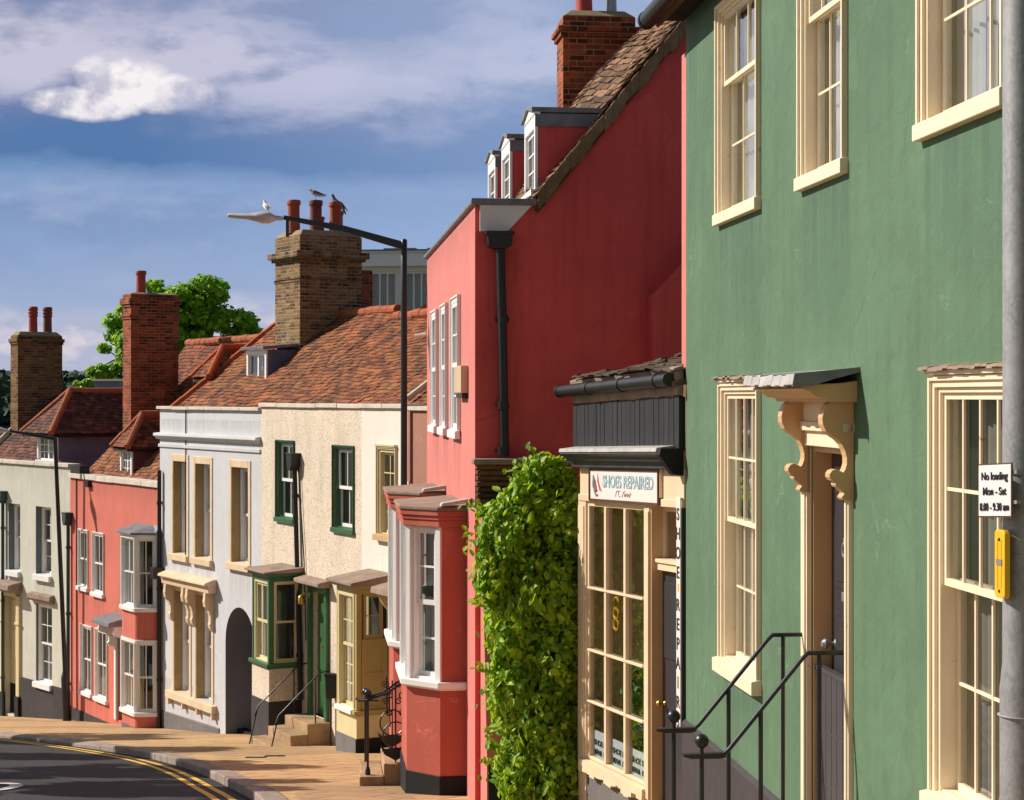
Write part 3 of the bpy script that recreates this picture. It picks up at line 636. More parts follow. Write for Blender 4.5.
# the neighbour's pink return between the shop roof and the eaves
for side, ux in (('far', 808), ('near', 846)):
    ur = FG.u(ux); far = side == 'far'
    T = Thing('handrail', 'black iron handrail with ball end, %s side of the green house door' % ('sash window' if far else 'steel pole'), 'handrail', Fr(tuple(FG.w(ur, .9, 0).xy), tuple(FG.w(ur+1, .9, 0).xy)), GP(FG.Y(ux)), 'handrails at the green house door')
    zt = E-1.585; zl = E-2.20; zb = GP(FG.Y(ux))-.1
    st = .155
    b = MB(FG)
    b.tube([(ur,.02,zt),(ur,.24,zt),(ur,.275,zt-.03),(ur,.74,zl+.03),(ur,.775,zl)], .0145, 8)
    b.obj('rail', M['iron'], T, smooth=True)
    b = MB(FG); b.prism([(.76,zl-.012),(.80,zl-.022),(.98,zl-.02),(1.03,zl-.006),(1.035,zl+.006),(.98,zl+.01),(.80,zl+.012),(.77,zl+.014)], ur-.03, ur+.03, 'oz'); b.obj('volute_plate', M['iron'], T, bevel=.004)
    b = MB(FG); b.tube([(ur,.91,zl),(ur,.91,zl+.05)], .012, 8); b.ball((ur,.91,zl+.085), .045, 16); b.obj('ball_finial', M['iron'], T, smooth=True)
    for o, zp in ((.91, zl), (.54, zl+.27), (.17, zt)):
        MB(FG).tube([(ur,o,zb if o > .8 else dz0-.34),(ur,o,zp)], .0145, 8).obj('post', M['iron'], T, smooth=True)
    if far: MB(FG).box(ur-.02, ur+.02, .002, .03, zt-.07, zt+.16).obj('wall_plate', M['iron'], T, bevel=.003)

# ================================================================ the shop
FS = Fr((.7047, 19.17), (1.523, 16.37), .030)
SH = Thing('repair_shop', 'small cream shopfront under black boarding between leafy shrub and green house', 'shop', FS, GP(19.17))
x = FS.u; z = FS.z
L = FS.L; sb = GP(19.2) - .5
zc0, zc1 = z(580, 467), z(580, 449)          # cornice
zb1 = z(580, 404); zg = z(575, 391)
wu0, wu1 = x(586.5), x(645); wz0, wz1 = z(587, 758), z(587, 501)
rc = .10                                     # the door stands back by this much
up_ = x(651.5)
b = MB(FS)
b.box(0, L, -1.6, -1.55, sb, zb1+.35); b.box(-.0, .05, -1.55, -.02, sb, zb1+.2); b.box(L-.05, L, -1.55, -.25, sb, zb1+.2)
b.box(.05, L-.05, -1.55, -.02, zc1-.02, zc1)
b.obj('wall', M['shopcream'], SH)
b = MB(FS); n = 24
for i in range(n):
    a = x(577)+ (L-.01-x(577))*i/n; c = (L-.01-x(577))/n
    b.box(a, a+c-.008, .0, .045+random.uniform(-.003,.003), zc1-.01, zb1+random.uniform(-.004,.004))
b.box(x(577)+.01, L-.02, -.02, .03, zc1-.02, zb1-.01)
bd = b.obj('boarding', M['boards'], SH, bevel=.003)
b = MB(FS); b.box(-.055, -.012, -1.5, .03, zc1, zb1); b.obj('side_boarding', M['boards'], SH)
# gutter and roof
b = MB(FS); b.tube([(x(560,.13)+.02,.13,zg),(L-.03,.13,zg+.0)], .062, 14)
for i in range(4): b.tube([(x(560,.13)+.0+i*.95,.13,zg),(x(560,.13)+.05+i*.95,.13,zg)], .070, 14)
b.obj('gutter', M['cast'], SH, smooth=True)
b = MB(FS); b.prism([(.0, zb1+.004), (.06, zb1+.004), (.09, zg+.05), (.10, zg+.10), (.0, zg+.13)], -.05, L-.005, 'oz'); b.obj('fascia', M['slab'], SH, bevel=.01)
zr0 = zg+.09; zr1 = z(684, 350) + .14
b = MB(FS); sl = math.hypot(1.25, zr1-zr0)
tile_plane(b, (x(566,.13), .14, zr0), (1,0,0), (0,-1.25/sl,(zr1-zr0)/sl), [(0,0),(L-x(566,.13)-.005,0),(L-x(566,.13)-.005,sl),(2.5,sl*.8)], tw=.20, gauge=.15, jit=1.6)
pass
b.obj('roof', M['t_slate'], SH)
# cornice
b = MB(FS); xl = x(561,.2)
pr = [(0,zc1),(.20,zc1-.012),(.215,zc1-.05),(.16,zc1-.075),(.15,zc1-.105),(.09,zc1-.125),(.08,zc0),(0,zc0)]
b.prism(pr, xl, L-.11, 'oz'); cnc = b.obj('cornice', M['leaddark'], SH, bevel=.006)
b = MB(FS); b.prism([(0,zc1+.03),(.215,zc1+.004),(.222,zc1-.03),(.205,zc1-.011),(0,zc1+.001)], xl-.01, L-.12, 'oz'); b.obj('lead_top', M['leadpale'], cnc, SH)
b = MB(FS); b.prism([(0,zc1),(.22,zc1),(.23,zc1-.06),(.10,zc0-.05),(0,zc0-.06)], L-.108, L-.004, 'oz'); b.obj('end_block', M['black'], cnc, SH, bevel=.01)
# fascia board that carries the sign, window posts, sill, stall riser
b = MB(FS); b.box(.0, L-.004, -.10, .0, wz1+.01, zc0); b.box(-.004, L-.006, -.05, .02, wz1-.0, wz1+.07); b.box(x(661.5), x(663), 0, .03, wz1+.08, zc0-.003); b.box(x(592), x(593.2), 0, .03, wz1+.08, zc0-.003)
b.obj('sign_board', M['shopcream'], SH, bevel=.006)
b = MB(FS)
b.box(-.03, wu0, -.12, .01, sb, wz1); b.box(wu1, up_-.031, -.12, .012, sb, wz1); b.box(wu1+.03, up_-.03, .012, .025, wz0-.1, wz1-.05); b.box(-.01, wu0-.04, .01, .022, wz0-.1, wz1-.05)
b.obj('post', M['shopcream'], SH, bevel=.006)
b = MB(FS); b.box(up_-.03, up_-.001, -rc-.03, -.0, sb, wz1-.001); b.box(up_-.10, up_-.03, -rc-.1, -rc, sb, wz1); b.obj('doorway_lining', M['tanwood'], SH, bevel=.004)
b = MB(FS); n = 3; st = .05
b.box(wu0, wu0+st, -.08, -.01, wz0, wz1); b.box(wu1-st, wu1, -.06, -.01, wz0, wz1); b.box(wu0+st, wu1-st, -.06, -.01, wz1-.05, wz1); b.box(wu0+st, wu1-st, -.06, -.01, wz0, wz0+.03)
for i in (1, 2):
    q = wu0+(wu1-wu0)*i/3; b.box(q-.03, q+.03, -.055, .0, wz0+.03, wz1-.05)
zz4 = [z(587, 587), z(587, 649), z(587, 700)]
for q in zz4: b.box(wu0+st, wu1-st, -.03, .012, q-.012, q+.012)
sw = b.obj('window', M['shopcream'], SH, bevel=.005)
MB(FS).quad((wu0+.02,-.035,wz0),(wu1-.02,-.035,wz0),(wu1-.02,-.035,wz1),(wu0+.02,-.035,wz1)).obj('pane', M['glass'], sw, SH)
b = MB(FS); nn = 26; rr = random.Random(3)
us = [wu0-.10+(wu1-wu0+.16)*i/nn for i in range(nn+1)]; lowz = [wz0-.13+rr.uniform(-.012,.012)+.05*math.sin(i*.9)*(i/nn) for i in range(nn+1)]
for i in range(nn): b.prism([(-.12,wz0+.006),(.055,wz0-.015),(.06,lowz[i]),(.0,wz0-.14),(-.12,wz0-.14)], us[i], us[i+1]+.0015, 'oz')
b.obj('sill', M['shopcream'], sw, SH)
MB(FS).box(wu0-.005, wu1+.003, -.10, -.005, sb, wz0-.12).obj('stall_riser', M['greyplinth'], SH)
# boards round the window inside: floor, back
b = MB(FS); b.box(wu0-.04, wu1, -.9, -.13, wz0-.06, wz0-.02); b.obj('window_shelf', M['slab'], SH)
# door and the light above it
dl, drr = up_-.03, x(675)
b = MB(FS); zt_ = z(651, 560); b.box(dl, L-.02, -rc-.06, -rc-.01, sb, zt_-.09)
b.box(dl+.1, L-.18, -rc-.012, -rc+.004, zt_-.9, zt_-.2)
sd_ = b.obj('door', M['greydoor'], SH, bevel=.004)
MB(FS).lathe((dl+.10,-rc-.01,z(668,709)), [(.02,0),(.022,.01),(.01,.02),(.01,.05),(.026,.06),(.03,.075),(.015,.09)], 12, (0,1,0)).obj('handle', M['brass'], sd_, SH, smooth=True)
b = MB(FS); b.box(dl, L-.02, -rc-.06, -rc+.05, zt_-.09, zt_-.02); b.box(dl, L-.02, -rc-.06, -rc+.07, zt_-.02, zt_+.015); b.box(dl, dl+.05, -rc-.06, -rc-.01, zt_+.015, wz1); b.box(L-.09, L-.02, -rc-.06, -rc-.01, zt_+.015, wz1); b.box(dl+.05, L-.09, -rc-.06, -rc-.01, wz1-.05, wz1)
fl = b.obj('window', M['shopcream'], SH, bevel=.004); MB(FS).quad((dl+.04,-rc-.04,zt_),(L-.08,-rc-.04,zt_),(L-.08,-rc-.04,wz1-.04),(dl+.04,-rc-.04,wz1-.04)).obj('pane', M['glass'], fl, SH)
MB(FS).box(dl+.02, L-.02, -rc-.4, -.0, sb, GP(16.6)+.12-.5+.0+.5).obj('doorstep', M['stepstone'], SH, bevel=.01)
# the sign over the window
su0, su1, sz0, sz1 = x(593.2), x(661.5), z(594, 498.5), z(594, 470)
FSs = FS.sub(su0, .03, su0+1, .03)
SG = Thing('shop_sign', 'wide white sign reading SHOES REPAIRED over the shop window', 'sign', FSs, FS.w(su0, 0, sz0).z)
FSs = FS
b = MB(FS); b.box(su0, su1, .002, .032, sz0, sz1); b.obj('board', M['signwhite'], SG, bevel=.003)
b = MB(FS); b.box(su0-.02, su0, .0, .045, sz0-.02, sz1+.02); b.box(su1, su1+.02, .0, .045, sz0-.02, sz1+.02); b.box(su0, su1, .0, .045, sz0-.025, sz0); b.box(su0, su1, .0, .042, sz1, sz1+.02); b.obj('frame', M['brownframe'], SG)
W = su1-su0; H = sz1-sz0
t1 = text(SG, FS, 'SHOES REPAIRED', su0+W*.20, sz0+H*.43, .0335, H*.56, 'teal_ink', None, root=SG); t1.parent = SG.e
tw = max(v.co.x for v in t1.data.vertices) - min(v.co.x for v in t1.data.vertices)
bpy.data.objects.remove(t1)
sx = W*.73/tw
text(SG, FS, 'SHOES REPAIRED', su0+W*.20, sz0+H*.43, .0335, H*.56, 'teal_ink', SG, sx=sx, bold=.006)
text(SG, FS, 'SHOES REPAIRED', su0+W*.20, sz0+H*.43, .0365, H*.56, 'pale_ink', SG, sx=sx, bold=-.004)
b = MB(FS)                                     # small handwritten line, not legible in the photo
import random as _r
for (ua, pts) in ((.40, [(0,.0),(.012,.13),(.02,.15),(.03,.13)]), (.425, [(0,.15),(.05,.15)]), (.445, [(0,.15),(.0,.02),(.012,.0),(.025,.02)]), (.50, [(0,.0),(.012,.1),(.03,.15),(.05,.14)]), (.53, [(0,.1),(.008,.01),(.016,.08),(.024,.01),(.032,.1)]), (.575, [(0,.09),(.003,.01),(.02,.09),(.024,.02)]), (.61, [(0,.0),(.005,.13),(.0,.08),(.02,.08)])):
    b.tube([(su0+W*(ua+p*1.0), .034, sz0+H*(.12+q*1.35)) for p, q in pts], .004, 5)
b.obj('script_line', M['brown_ink'], SG)
b = MB(FS)
for pts, r in (([(.055,.82),(.075,.62),(.085,.45),(.11,.28)], [.012,.03,.035,.02]), ([(.07,.5),(.075,.3),(.10,.13),(.13,.14)], [.02,.016,.016,.01])):
    b.tube([(su0+W*p, .030, sz0+H*q) for p, q in pts], r, 6)
b.obj('shoe_mark', M['grey_ink'], SG)
b = MB(FS); b.prism([(su0+W*.125,sz0+H*.9),(su0+W*.14,sz0+H*.6),(su0+W*.185,sz0+H*.27),(su0+W*.15,sz0+H*.30),(su0+W*.13,sz0+H*.5),(su0+W*.115,sz0+H*.62)], .032, .036, 'uz'); b.obj('shoe_mark', M['red_ink'], SG)
# upright sign by the door
bu0, bu1 = x(676.2, .03), x(680.2, .03); bz0, bz1 = z(675, 728), z(675, 497)
BS = Thing('upright_sign', 'tall narrow white sign with stacked letters beside the shop door', 'sign', FS.sub(bu0, .03, bu0+1, .03), FS.w(bu0, 0, bz0).z)
MB(FS).box(bu0, bu1, .005, .03, bz0, bz1).obj('board', M['signwhite'], BS, bevel=.003)
MB(FS).box(bu1+.002, L-.003, -.2, .02, sb, wz1).obj('door_post', M['greydoor'], SH)
h = (bz1-bz0)/12.6
zc = bz1 - h*.35
for ch in 'SHOE*REPAIRS':
    if ch == '*':
        MB(FS).box(bu0+.04, bu1-.03, .03, .033, zc-h*.52, zc-h*.12).obj('mark', M['yellow'], BS); zc -= h*.7; continue
    ww = bu1-bu0
    t = text(BS, FS, ch, (bu0+bu1)/2, zc-h*.86, .0325, h*.92, 'ink', BS, align='CENTER', sx=.92, bold=.002); zc -= h*1.05
# notices and ornament in the window
names = ('nearest the shrub', 'in the middle', 'nearest the door')
for i in range(3):
    a = wu0+.055+(wu1-wu0-.06)*i/3 + (.0 if i == 0 else .01); c = a + (wu1-wu0)/3-.07
    N = Thing('notice', 'white paper notice at the foot of the shop window, ' + names[i], 'notice', FS.sub(a, -.15, a+1, -.15), FS.w(a, 0, wz0).z, 'notices in the shop window')
    z0_ = wz0+.02; z1_ = z(587, 729)
    MB(FS).box(a, c, -.066, -.062, z0_, z1_-.01*i).obj('sheet', M['paper'], N)
    for q in (0, 1):
        uu = a+.03+q*(c-a)*.55
        text(N, FS, 'SHOE', uu, z1_-.145, -.060, .075, 'ink', N, sx=1.3, bold=.003); text(N, FS, 'REPAIR', uu, z1_-.24, -.060, .07, 'ink', N, sx=1.05, bold=.003)
RG = Thing('ring_ornament', 'yellow ring ornaments hung in a column inside the shop window', 'ornament', FS.sub(wu0+.32, -.2, wu0+1.3, -.2), FS.w(wu0+.3, 0, z(604,632)).z)
b = MB(FS)
for k in range(3):
    zq = z(604, 605+11*k); b.tube([(wu0+.36+.075*math.cos(t), -.2, zq+.055*math.sin(t)) for t in np.linspace(0, 2*PI, 15)], .017, 7)
b.obj('ring', M['yellow'], RG, smooth=True)
# plants and goods behind the glass
DP = Thing('window_plant', 'green pot plant standing behind the shop window bars', 'plant', FS.sub(wu0+.5, -.45, wu0+1.5, -.45), FS.w(wu0+.5, 0, wz0-.02).z)
MB(FS).lathe((wu0+.5,-.45,wz0-.02), [(.09,0),(.12,.2),(.13,.21),(.10,.2)], 14).obj('pot', M['pot'], DP, smooth=True)
c3 = FS.w(wu0+.5, -.45, wz0+.55); pp, nn_ = blob_points([(c3.x, c3.y, c3.z, .25, .25, .45)], 260, 5, .9)
o = leaf_mesh('foliage', pp, nn_, .13, leafmat('house_plant_leaf', [(0,(.03,.10,.02)),(1,(.12,.25,.04))]), None, (0,0,0)); o.parent = DP.e; o.matrix_parent_inverse = Matrix.LocRotScale(DP.e.location, DP.e.rotation_euler, None).inverted()
# ================================================================ the salmon pink house
FP = Fr((-1.316, 28.64), (-.411, 20.56))
SP = Thing('salmon_house', 'salmon pink house with shaded red gable, three dormers and white bay windows', 'house', FP, GP(28.64))
x = FP.u; z = FP.z; L = FP.L
pb = GP(28.64) - .6; pt = E + 2.14
wins = []
for a, c in ((433.5, 438.5), (443.2, 448.0), (453.8, 460.6)):
    wins.append((x(a), x(c), E-.42, E+1.20))
D = 5.4; rz0 = E+2.30; ri0 = .70; ri1 = 2.95; RS = 1.19; rz1 = rz0 + (ri1-ri0)*RS
_zs = lambda e: E+e-SP.zb
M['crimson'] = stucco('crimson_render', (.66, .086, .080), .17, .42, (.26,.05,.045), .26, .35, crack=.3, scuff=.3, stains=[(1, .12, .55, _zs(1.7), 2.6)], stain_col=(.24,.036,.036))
M['salmon'] = stucco('salmon_render', (.60, .19, .165), .10, .2, (.25,.08,.07), .14, .2, crack=.15, stains=[(0, h[0]-.08, h[1]+.08, _zs(-.5), .9) for h in wins]+[(0, .0, L, _zs(2.1), .5)])
b = MB(FP); b.wall(0, L, pb, pt, [(*h, .12) for h in wins])
gab = [(0,pb),(0,pt),(-ri0+.05,pt),(-ri0,rz0-.08),(-ri1,rz1-.08),(-D,pt),(-D,pb)]
b.quad(*[(0, o, q) for o, q in gab])
b.quad((0,-D,pb),(L,-D,pb),(L,-D,pt),(0,-D,pt))
b.obj('wall', M['salmon'], SP)
MB(FP).quad(*[(L, o, q) for o, q in gab]).obj('gable_wall', M['crimson'], SP)
for i, h in enumerate(wins): window(SP, FP, *h, depth=-.03, inset=.006, step=.012, arch=.05, proud=.032, box=.03, st=.05, cols=2, rt=2, rb=2, sill=(.09, .08, .05), curtain=('net', 'full'))
# roof with a sagging, humped old slope
def hump(a, c):
    t = max(0.0, min(1.0, (L-.02-a)/1.6)); return .27*t*math.sin(min(1, t)*PI*.5)*math.sin(max(0.0, min(1.0, c/3.5))*PI*.80) + .02*math.sin(a*2.1+c*1.1) + .012*math.sin(a*5+c*3)
roof_slope(SP, FP, -.05, L+.05, ri0-.12, rz0-.14, ri1, rz1, 't_moss', warp=lambda a, c: hump(a, c), gauge=.10, jit=1.5)
roof_slope(SP, FP, -.05, L+.05, D+.1, pt-.1, ri1, rz1, 't_moss', name='rear_roof')
ridge_tiles(SP, FP, (-.05,-ri1,rz1+.1), (L+.05,-ri1,rz1+.06), 'ridge')
b = MB(FP); dx, dz = ri1-ri0, rz1-rz0; n = 30
for i in range(n):
    t0, t1 = i/n, (i+1)/n+.004; j = random.uniform(-.012, .012); w = .215+.03*math.sin(i*1.3)
    b.prism([(-ri0-dx*t0, rz0-.01+dz*t0+j), (-ri0-dx*t1, rz0-.01+dz*t1+j), (-ri0-dx*t1+.0, rz0-.0+dz*t1-w), (-ri0-dx*t0, rz0-.0+dz*t0-w)], L+.004, L+.07+random.uniform(-.008,.012), 'oz')
b.obj('verge', M['verge'], SP, bevel=.008)
# parapet: lead coping, boxed gutter end
b = MB(FP); b.box(-.05, L+.05, -.16, .05, pt, pt+.05); b.box(-.05, L+.06, -.60, -.161, pt+.001, pt+.045); b.box(L+.004, L+.075, -.68, .05, pt-.01, pt+.065); b.obj('coping', M['lead'], SP, bevel=.012)
b = MB(FP); b.prism([(-.05,pt-.0),(-.64,pt-.0),(-.36,pt-.30),(-.05,pt-.30)], L+.003, L+.05, 'oz'); b.obj('gutter_end', M['signwhite'], SP, bevel=.004)
b = MB(FP); uo = -.27
b.prism([(-.40,E+1.80),(-.12,E+1.80),(-.13,E+1.67),(-.20,E+1.64),(-.32,E+1.64),(-.39,E+1.67)], L+.02, L+.22, 'oz'); b.box(L+.01, L+.235, -.42, -.10, E+1.79, E+1.83)
hp = b.obj('hopper', M['cast'], SP, bevel=.006)
b = MB(FP); b.tube([(L+.10,uo,E+1.66),(L+.10,uo-.03,E+.5),(L+.10,uo-.05,E-.66)], .05, 12)
for q in (.9, -.05, -.55): b.tube([(L+.10,uo-.03,E+q),(L+.10,uo-.035,E+q-.08)], .062, 12); b.box(L+.0, L+.1, uo-.11, uo+.05, E+q-.05, E+q-.03)
b.obj('downpipe', M['cast'], SP, smooth=True)
# alarm box on the front
MB(FP).box(x(461.5), x(468.5), .0, .09, z(465,393), z(465,366)).obj('alarm_box', M['beige_box'], SP, bevel=.01)
MB(FP).box(x(461.8), x(468), .0, .07, z(465,398), z(465,393.5)).obj('alarm_box', M['black_plastic'], SP)
# sloped chimney breast on the gable
bi0 = (650-475)/90.0
b = MB(FP); b.add([(L+.001,-bi0,E-.6),(L+.30,-bi0,E-.6),(L+.30,-bi0,E+1.12),(L+.001,-bi0,E+1.12),(L+.001,-3.2,E-.6),(L+.30,-3.2,E-.6),(L+.30,-3.2,E+2.42),(L+.001,-3.2,E+2.42)], [(0,1,2,3),(4,7,6,5),(1,5,6,2),(3,2,6,7),(0,4,5,1),(0,3,7,4)]); b.obj('chimney_breast', M['crimson'], SP, bevel=.03)
# narrow pink pier against the end of the green house
pu = FG.u(681.3); b = MB(FG); b.box(pu, -.004, -.35, -.004, E+.25, E+3.05); b.obj('pier', M['salmon'], SP)
# dormers
for uc, h in ((L-.36, 1.11), (L-2.95, 1.17), (L-4.78, 1.2)):
    di = .715; zt = E+2.2+h+.0; w = 1.0; a, c = uc-w, uc
    dpt = (zt-rz0)/RS+ri0+.2
    b = MB(FP); pr = [(-di, rz0+.02), (-di, zt-.10), (-dpt, zt-.10), (-di-.0, rz0+.02)]
    for q0, q1 in ((a, a+.06), (c-.06, c)): b.prism([(-di-.04, E+2.05), (-di-.04, zt-.12), (-dpt, zt-.12), (-dpt, zt-.3)], q0, q1, 'oz')
    b.box(a, c, -di-.3, -di-.14, rz0-.2, rz0+.03); dm = b.obj('dormer', M['crimson'], SP)
    b = MB(FP); b.box(a-.01, a+.09, -di-.035, -di+.0, rz0-.1, zt-.1); b.box(c-.09, c+.012, -di-.035, -di+.0, rz0-.1, zt-.1); b.box(a+.09, c-.09, -di-.10, -di+.0, zt-.25, zt-.1); b.box(a-.03, c+.03, -di-.1, -di+.05, rz0-.06, rz0+.06)
    b.prism([(a-.03,zt-.10),(c+.03,zt-.10),(c+.03,zt-.07),((a+c)/2,zt+.03),(a-.03,zt-.07)], -di-.06, -di+.01, 'uz')
    b.obj('frame', M['whitewood'], dm, SP, bevel=.004)
    sash_mesh(FP, a+.09, c-.09, rz0+.06, zt-.25, -di-.03, 2, 3).obj('sash', M['whitewood'], dm, SP)
    MB(FP).quad((a+.1,-di-.05,rz0+.07),(c-.1,-di-.05,rz0+.07),(c-.1,-di-.05,zt-.26),(a+.1,-di-.05,zt-.26)).obj('pane', M['glass'], dm, SP)
    b = MB(FP); mid = (a+c)/2
    for s_ in (-1, 1):
        e_ = a-.03 if s_ < 0 else c+.03
        b.add([(mid,-di+.04,zt+.06),(e_,-di+.04,zt-.02),(e_,-dpt-.1,zt-.02),(mid,-dpt-.15,zt+.06),(mid,-di+.04,zt+.02),(e_,-di+.04,zt-.08),(e_,-dpt-.1,zt-.08),(mid,-dpt-.15,zt+.02)], [(0,1,2,3),(7,6,5,4),(0,4,5,1),(1,5,6,2),(2,6,7,3),(3,7,4,0)])
    b.box(c+.002, c+.02, -dpt, -di+.0, zt-.24, zt-.09); b.box(a-.02, a-.002, -dpt, -di+.0, zt-.24, zt-.09)
    b.obj('dormer_roof', M['lead'], dm, SP, bevel=.006)
# chimney
cu = (28.64-25.0)/.994
chimney(SP, FP, cu-.3, cu+.3, -2.56, -1.57, E+2.6, E+5.13, 'b_bright', [(cu,-1.90,.12,.6,'potred',''), (cu,-2.28,.075,.5,'zinc','')], ((.07,.14,.07),))
MB(FP).tube([(.12,.02,z(430,333)),(.09,.20,z(430,333)-.03)], .025, 8).obj('wall_bracket', M['whitewood'], SP)
# ---- two canted bay windows
def salmon_bay(un, first):
    p1, p2, cw, fw = .31, .68, .42, 1.25          # return depth, full depth, cant width, front width
    zs = E-3.33; zt = E-1.50
    out = [(un,0),(un,p1),(un-cw,p2),(un-cw-fw,p2),(un-2*cw-fw,p1),(un-2*cw-fw,0)]
    def grow(d): return [(un+d,0),(un+d,p1+d*.4),(un-cw+d*.4,p2+d),(un-cw-fw-d*.4,p2+d),(un-2*cw-fw-d,p1+d*.4),(un-2*cw-fw-d,0)]
    zg_ = pb if not first else GP(21.9)-.4
    b = MB(FP); b.prism(grow(-.004), zg_, zs-.06, 'uo')
    b.prism([(un,0),(un,p1),(un-.05,p1+.05),(un-.12,p1+.02),(un-.12,0)], zs-.05, zt+.05, 'uo')
    uf = un-2*cw-fw; b.prism([(uf,0),(uf,p1),(uf+.05,p1+.05),(uf+.12,p1+.02),(uf+.12,0)], zs-.05, zt+.05, 'uo')
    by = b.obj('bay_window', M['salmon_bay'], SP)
    gy = FP.w(un, .5, 0).y; zp = GP(gy)+.22
    MB(FP).prism(grow(.012), zg_, zp, 'uo').obj('plinth', M['black'], by, SP, bevel=.006)
    b = MB(FP); b.prism(grow(.07), zs-.075, zs, 'uo'); b.prism([(q[0],q[1]) for q in grow(.03)], zs-.1, zs-.076, 'uo'); b.obj('sill', M['whitewood'], by, SP, bevel=.008)
    b = MB(FP); b.prism(grow(.04), zt-.02, zt+.06, 'uo'); b.prism(grow(.055), zt+.06, zt+.11, 'uo'); b.prism(grow(.075), zt+.11, zt+.17, 'uo'); b.obj('cornice', M['salmon_bay'], by, SP, bevel=.006)
    b = MB(FP); lo_ = grow(.09); hi_ = [(un-.02,0),(un-.02,.05),(un-cw+.05,.2),(un-cw-fw-.05,.2),(un-2*cw-fw+.02,.05),(un-2*cw-fw+.02,0)]; n = 6
    b.add([(*q, zt+.172) for q in lo_]+[(*q, zt+.215) for q in lo_]+[(*q, zt+.245) for q in hi_], [tuple(range(n))]+[(i,(i+1)%n,(i+1)%n+n,i+n) for i in range(n)]+[(i+n,(i+1)%n+n,(i+1)%n+2*n,i+2*n) for i in range(n)]+[tuple(range(2*n,3*n))])
    rf = b.obj('roof', M['slab'], by, SP, bevel=.01)
    MB(FP).box(uf+.14, un-.14, .006, .05, zs-.04, zt+.04).obj('room_backing', M['inside'], by, SP)  # dark panel on the wall: the unlit room is only painted
    b = MB(FP); b.prism([(.0,zt+.32),(.30,zt+.27),(.32,zt+.23),(0,zt+.27)], un+.0, un+.20, 'oz'); b.obj('lead_flashing', M['leadpale'], rf, SP, bevel=.01)
    faces = [(out[2], out[1], 1), (out[3], out[2], 2), (out[4], out[3], 1)]
    for (a, c, nc) in faces:
        ff = FP.sub(a[0], a[1], c[0], c[1]); w = ff.L
        window(SP, ff, .07, w-.07, zs, zt-.02, depth=.02, inset=.04, cols=nc, rt=2, rb=2, sill=None, frame='whitewood', bar=.025, st=.05, box=.04, curtain=('net','lower'), parent=by)
        bb = MB(ff); bb.box(-.012, .07, -.1, .012, zs, zt-.0); bb.box(w-.07, w+.012, -.1, .012, zs, zt-.0); bb.box(.07, w-.07, -.1, .008, zt-.02, zt+.002); bb.obj('mullion', M['whitewood'], by, SP, bevel=.004)
salmon_bay(x(466.5), True)
salmon_bay(x(445.0), False)
# raking buttress at the corner, capped with tile courses and a stone slab
bw0, bw1 = -.06, -1.05
gz = GP(19.2)-.4
b = MB(FP); b.prism([(L+.001,E-1.22),(L+.22,E-1.30),(L+.26,E-1.6),(L+.52,E-2.9),(L+.74,E-3.85),(L+.76,gz),(L+.001,gz)], bw1, bw0, 'uz'); 
b.v = [(p[0], p[1], p[2]) for p in b.v]
bt = b.obj('buttress', M['salmon'], SP)
b = MB(FP); b.prism([(L+.0,E-3.90),(L+.79,E-3.90),(L+.80,gz),(L+.0,gz)], bw1-.02, bw0-.012, 'uz'); b.obj('plinth', M['black'], bt, SP)
b = MB(FP); k = 0; q = E-.74
while q > E-1.28:
    b.box(L+.001, L+.20+k*.014+random.uniform(-.008,.01), bw1, bw0+.05+random.uniform(-.012,.012), q-.055, q-.012); q -= .062; k += 1
b.obj('tile_courses', M['t_brown'], bt, SP, bevel=.004)
b = MB(FP); b.box(L+.001, L+.16, bw1+.01, bw0+.02, E-1.28, E-.76); b.obj('mortar_core', M['verge'], bt, SP)
b = MB(FP); b.box(L+.0005, L+.27, bw1, bw0+.10, E-.745, E-.68); b.obj('stone_slab', M['slab'], bt, SP, bevel=.015)
# ================================================================ helpers for the lower street
def off_for(fr, u, px):
    a = fr.A + fr.d*u; k = (px-512)/F; return (k*a.y - a.x)/(fr.n.x - k*fr.n.y)
def shell(T, fr, u0, u1, zb, zt, holes, mat, D=5.0, gable=None, depth=.15, sides=True, both=True):
    b = MB(fr); b.wall(u0, u1, zb, zt, holes, depth)
    pts = [(0,zb),(0,zt)] + (gable or []) + [(-D,zt),(-D,zb)]
    if sides:
        for u in (u0, u1): b.quad(*[(u, o, q) for o, q in (pts if (u == u0 or both) else [(0,zb),(0,zt),(-D,zt),(-D,zb)])])
        b.quad((u0,-D,zb),(u1,-D,zb),(u1,-D,zt),(u0,-D,zt))
    return b.obj('wall', M[mat], T)
def coping(T, fr, u0, u1, zt, mat='coping', h=.08, o0=-.28, o1=.05, name='coping', n=None):
    b = MB(fr); n = n or max(1, int((u1-u0)/.9))
    for i in range(n):
        a = u0+(u1-u0)*i/n; c = u0+(u1-u0)*(i+1)/n; j = random.uniform(-.006,.006); b.box(a, c-.006, o0, o1+random.uniform(-.005,.005), zt+.001+j, zt+h+j)
    return b.obj(name, M[mat], T, bevel=.01)
